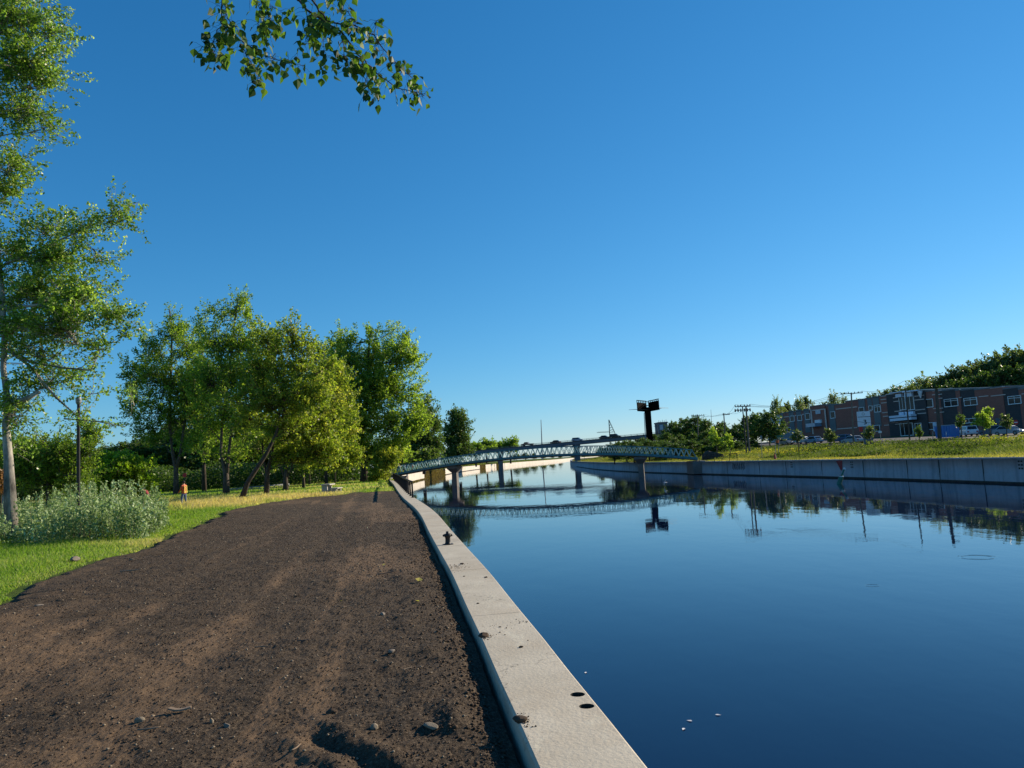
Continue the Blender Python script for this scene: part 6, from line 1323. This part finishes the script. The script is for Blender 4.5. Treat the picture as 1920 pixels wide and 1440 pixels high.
# round red sign among the trunks
c = dp(346, 891, 60); t = empty('round_sign', (c.x, c.y, 0), 'small round red sign in the shade above the walking worker', 'sign'); mb = MB(); mb.tube([(c.x, c.y+.03, 0), (c.x, c.y+.03, c.z+.15)], .03, 6); mb.build('post', M['wood_dark'], t, world=True)
mb = MB(); mb.prism([(.17*math.cos(k*math.pi/8), .17*math.sin(k*math.pi/8)) for k in range(16)], -.015, .015, Matrix.Translation(c)); mb.build('plate', M['red'], t, world=True)
# contrail-white lamp arm behind the poplar
c = dp(10, 681, 60); c2 = dp(45, 682, 60); t = empty('street_light', (c.x, 60, 0), 'pale street light arm glimpsed behind the poplar trunk', 'street light'); mb = MB(); mb.tube([(c.x, 60, 0), (c.x, 60, c.z)], .08, 8); mb.build('pole', M['grey_steel'], t, world=True); mb = MB(); mb.bar(c, c2, .1, .14); mb.build('arm', M['white'], t, world=True)

# ================================================================== PEOPLE
def person(label, loc, rz, H=1.75, top='vest_orange', legs='denim', hair='hair', pose=None, vest=True, stripes=False):
    t = empty('person', loc, label, 'person', None, rz); s_ = H/1.75
    P0 = dict(hip=(0, 0, .95), sp=(0, 0, 1.15), ch=(0, 0, 1.36), nk=(0, .01, 1.50), hd=(0, .03, 1.58), tp=(0, .02, 1.70), ls=(-.18, 0, 1.42), rs=(.18, 0, 1.42), le=(-.25, .06, 1.15), re=(.25, .06, 1.15), lw=(-.24, .22, .98), rw=(.24, .22, .98), lh=(-.23, .30, .95), rh=(.23, .30, .95),
              lp=(-.10, 0, .90), rp=(.10, 0, .90), lk=(-.12, .10, .50), rk=(.11, -.02, .50), la=(-.12, .02, .09), ra=(.12, -.22, .12), lf=(-.13, .18, .04), rf=(.12, -.08, .05))
    if pose: P0.update(pose)
    keys = list(P0); idx = {k_: i for i, k_ in enumerate(keys)}; E_ = [('hip', 'sp'), ('sp', 'ch'), ('ch', 'nk'), ('nk', 'hd'), ('hd', 'tp'), ('ch', 'ls'), ('ch', 'rs'), ('ls', 'le'), ('rs', 're'), ('le', 'lw'), ('re', 'rw'), ('lw', 'lh'), ('rw', 'rh'), ('hip', 'lp'), ('hip', 'rp'), ('lp', 'lk'), ('rp', 'rk'), ('lk', 'la'), ('rk', 'ra'), ('la', 'lf'), ('ra', 'rf')]
    Rd = dict(hip=(.15, .11), sp=(.135, .10), ch=(.17, .11), nk=(.055, .055), hd=(.085, .095), tp=(.07, .08), ls=(.075, .07), rs=(.075, .07), le=(.048, .048), re=(.048, .048), lw=(.032, .032), rw=(.032, .032), lh=(.038, .025), rh=(.038, .025), lp=(.095, .10), rp=(.095, .10), lk=(.06, .065), rk=(.06, .065), la=(.042, .045), ra=(.042, .045), lf=(.045, .03), rf=(.045, .03))
    me = bpy.data.meshes.new('body'); me.from_pydata([tuple(c*s_ for c in P0[k_]) for k_ in keys], [(idx[a], idx[b]) for a, b in E_], []); o = bpy.data.objects.new('body', me); COL.objects.link(o)
    sk = o.modifiers.new('s', 'SKIN'); sk.use_smooth_shade = True
    for k_ in keys: v = me.skin_vertices[0].data[idx[k_]]; v.radius = tuple(r*s_ for r in Rd[k_]); v.use_root = (k_ == 'hip')
    su = o.modifiers.new('u', 'SUBSURF'); su.levels = 1; su.render_levels = 1
    bpy.context.view_layer.update(); dg = bpy.context.evaluated_depsgraph_get(); m2 = bpy.data.meshes.new_from_object(o.evaluated_get(dg)); bpy.data.objects.remove(o)
    m2.materials.clear()
    for m in ('skin', top, legs, 'dark_cloth'): m2.materials.append(M[m])
    for p_ in m2.polygons:
        c = p_.center/s_; p_.material_index = 3 if c.z < .10 else 2 if c.z < .96 and abs(c.x) < .21 and c.y < .2 else 1 if c.z < 1.47 and (c-Vector(P0['lh'])).length > .09 and (c-Vector(P0['rh'])).length > .09 else 0
    b = bpy.data.objects.new('body', m2); COL.objects.link(b); b.parent = t
    hd = Vector(P0['hd'])*s_; mb = MB(); mb.ball(hd+Vector((0, -.012, .065)), .108*s_, (.92, 1.0, .9)); mb.build('hair', M[hair], t, smooth=True)
    mb = MB(); mb.ball(hd+Vector((0, .10*s_, .0)), .018*s_); mb.build('nose', M['skin'], t, smooth=True)
    if vest:
        mb = MB(); c = P0['ch']; h_ = P0['hip']; n = 14; vs = []
        for (z, rx, ry, cc) in ((.92, .185, .145, h_), (1.12, .18, .14, h_), (1.33, .215, .145, c), (1.45, .165, .10, c)):
            for k_ in range(n): a = 2*math.pi*k_/n; vs.append(((cc[0]+rx*math.cos(a))*s_, (cc[1]+ry*math.sin(a))*s_, z*s_))
        mb.add(vs, [(r_*n+k_, r_*n+(k_+1) % n, (r_+1)*n+(k_+1) % n, (r_+1)*n+k_) for r_ in range(3) for k_ in range(n)]); mb.build('safety_vest', M[top], t, smooth=True)
        if stripes:
            mb = MB()
            for sx in (-.09, .09): mb.bar(Vector((sx, -.165, .95))*s_, Vector((sx*.9, -.152, 1.42))*s_, .05, .02, up=Vector((0, 1, 0)))
            for zz in (1.0,): mb.bar(Vector((-.15, -.15, zz))*s_, Vector((.15, -.15, zz))*s_, .02, .05)
            mb.build('reflective_stripes', M['vest_yellow'], t)
    return t
q = dp(345, 930, 50); person('worker in an orange safety vest and jeans walking among the grass under the trees', (q.x, 50, -.02), 1.2, 1.76, 'vest_orange', 'denim', stripes=True, pose=dict(rw=(.30, .30, 1.02), rh=(.30, .38, 1.02)))
q = dp(279, 930, 47); person('person in a red top and dark trousers bending behind the silvery thicket', (q.x, 47, 0), 1.6, 1.7, 'red_cloth', 'dark_cloth', vest=False, pose=dict(ch=(0, .22, 1.26), nk=(0, .32, 1.34), hd=(0, .39, 1.38), tp=(0, .44, 1.47), ls=(-.18, .22, 1.28), rs=(.18, .22, 1.28), le=(-.2, .35, 1.03), re=(.2, .35, 1.03), lw=(-.15, .5, .85), rw=(.15, .5, .85), lh=(-.14, .55, .80), rh=(.14, .55, .80), sp=(0, .1, 1.1)))
q = gpt(1459, 842, 160); person('worker in an orange top standing on the far bank beside the sedan', tuple(q), 2.6, 1.95, 'orange', 'dark_cloth')
for px_, top, lb, off in ((760, 'white_cloth', 'person in white crossing the left end of the footbridge', 1.2), (772.5, 'red_cloth', 'person in red crossing the left end of the footbridge', 1.8), (822, 'white_cloth', 'person in a pale shirt further along the footbridge', 1.5)):
    best = min(np.linspace(0, .4, 300), key=lambda t: abs(fb(t, 0, off).x/fb(t, 0, off).y-dp(px_, 875, 130).x/130)); q = fb(best, .03, off); person(lb, tuple(q), -1.3, 1.68, top, 'dark_cloth', vest=False)

# ================================================================== GREEN CHANNEL MARKER AND GULL
D = 70; b = gp(1577, 907, WATER); D = b.y; a = dp(1573.5, 907, D); k1 = dp(1577.5, 893.5, D); k2 = dp(1583.5, 878.5, D)
t = empty('channel_marker', (a.x, D, WATER), 'green leaning spar buoy with a white-topped pole near the far wall', 'buoy')
ax = (k1-a); n1 = k1; mb = MB(); mb.tube([a-ax*.35, a, k1], [.20, .22, .20], 12); mb.build('float', M['green_buoy'], t, world=True); mb = MB(); mb.tube([k1, k1.lerp(k2, .55), k2], [.09, .075, .07], 10); mb.build('pole', M['green_buoy'], t, world=True)
mb = MB(); mb.tube([k2-(k2-k1)*.12+Vector((0, -.0, 0)), k2+Vector((0, 0, .001)), k2+(k2-k1)*.08], [.11, .12, .12], 10); mb.build('cap', M['white'], t, world=True)
mb = MB(); mb.tube([k1-Vector((.0, .0, .03)), k1+Vector((0, 0, .04))], [.215, .215], 12); mb.build('collar', M['white'], t, world=True)
c = dp(1247, 905, 84); t = empty('gull', c, 'white gull flying low over the water with raised wings', 'bird', None, math.radians(200))
mb = MB(); mb.tube([(-.20, 0, 0), (-.12, 0, .01), (0, 0, .0), (.12, 0, .01), (.19, 0, .03), (.23, 0, .03)], [.012, .035, .052, .045, .03, .006], 10); mb.build('body', M['white'], t, smooth=True)
for sg in (-1, 1):
    mb = MB(); pr = [(.06, 0, .02, .15), (.05, sg*.14, .14, .14), (.02, sg*.28, .22, .11), (-.06, sg*.42, .26, .03)]; vs = []
    for (x, y, z, ch) in pr: vs += [(x+ch/2, y*.75, z*1.35*(1 if sg > 0 else -1)+(.0 if sg > 0 else .04)), (x-ch/2, y*.75, z*1.35*(1 if sg > 0 else -1)+(.0 if sg > 0 else .04)), (x, y*.75, z*1.35*(1 if sg > 0 else -1)+.012+(.0 if sg > 0 else .04))]
    fs = []
    for i in range(3):
        for j in range(3): fs.append((i*3+j, i*3+(j+1) % 3, (i+1)*3+(j+1) % 3, (i+1)*3+j))
    fs += [(2, 1, 0), (9, 10, 11)]; mb.add(vs, fs); mb.build('wing', M['white'], t)
mb = MB(); mb.add([(-.18, -.02, 0), (-.18, .02, 0), (-.32, .05, .0), (-.32, -.05, .0), (-.18, 0, .012), (-.32, 0, .01)], [(0, 1, 2, 3), (0, 4, 1), (1, 4, 5, 2), (4, 0, 3, 5), (3, 2, 5)]); mb.build('tail', M['white'], t); mb = MB(); mb.lathe([(.010, 0), (.002, .04)], (.225, 0, .02), 6); mb.build('beak', M['orange'], t)
for _k in list(PROT):
    if _k not in used:
        for c_ in list(PROT[_k].children): bpy.data.objects.remove(c_)
        bpy.data.objects.remove(PROT[_k])
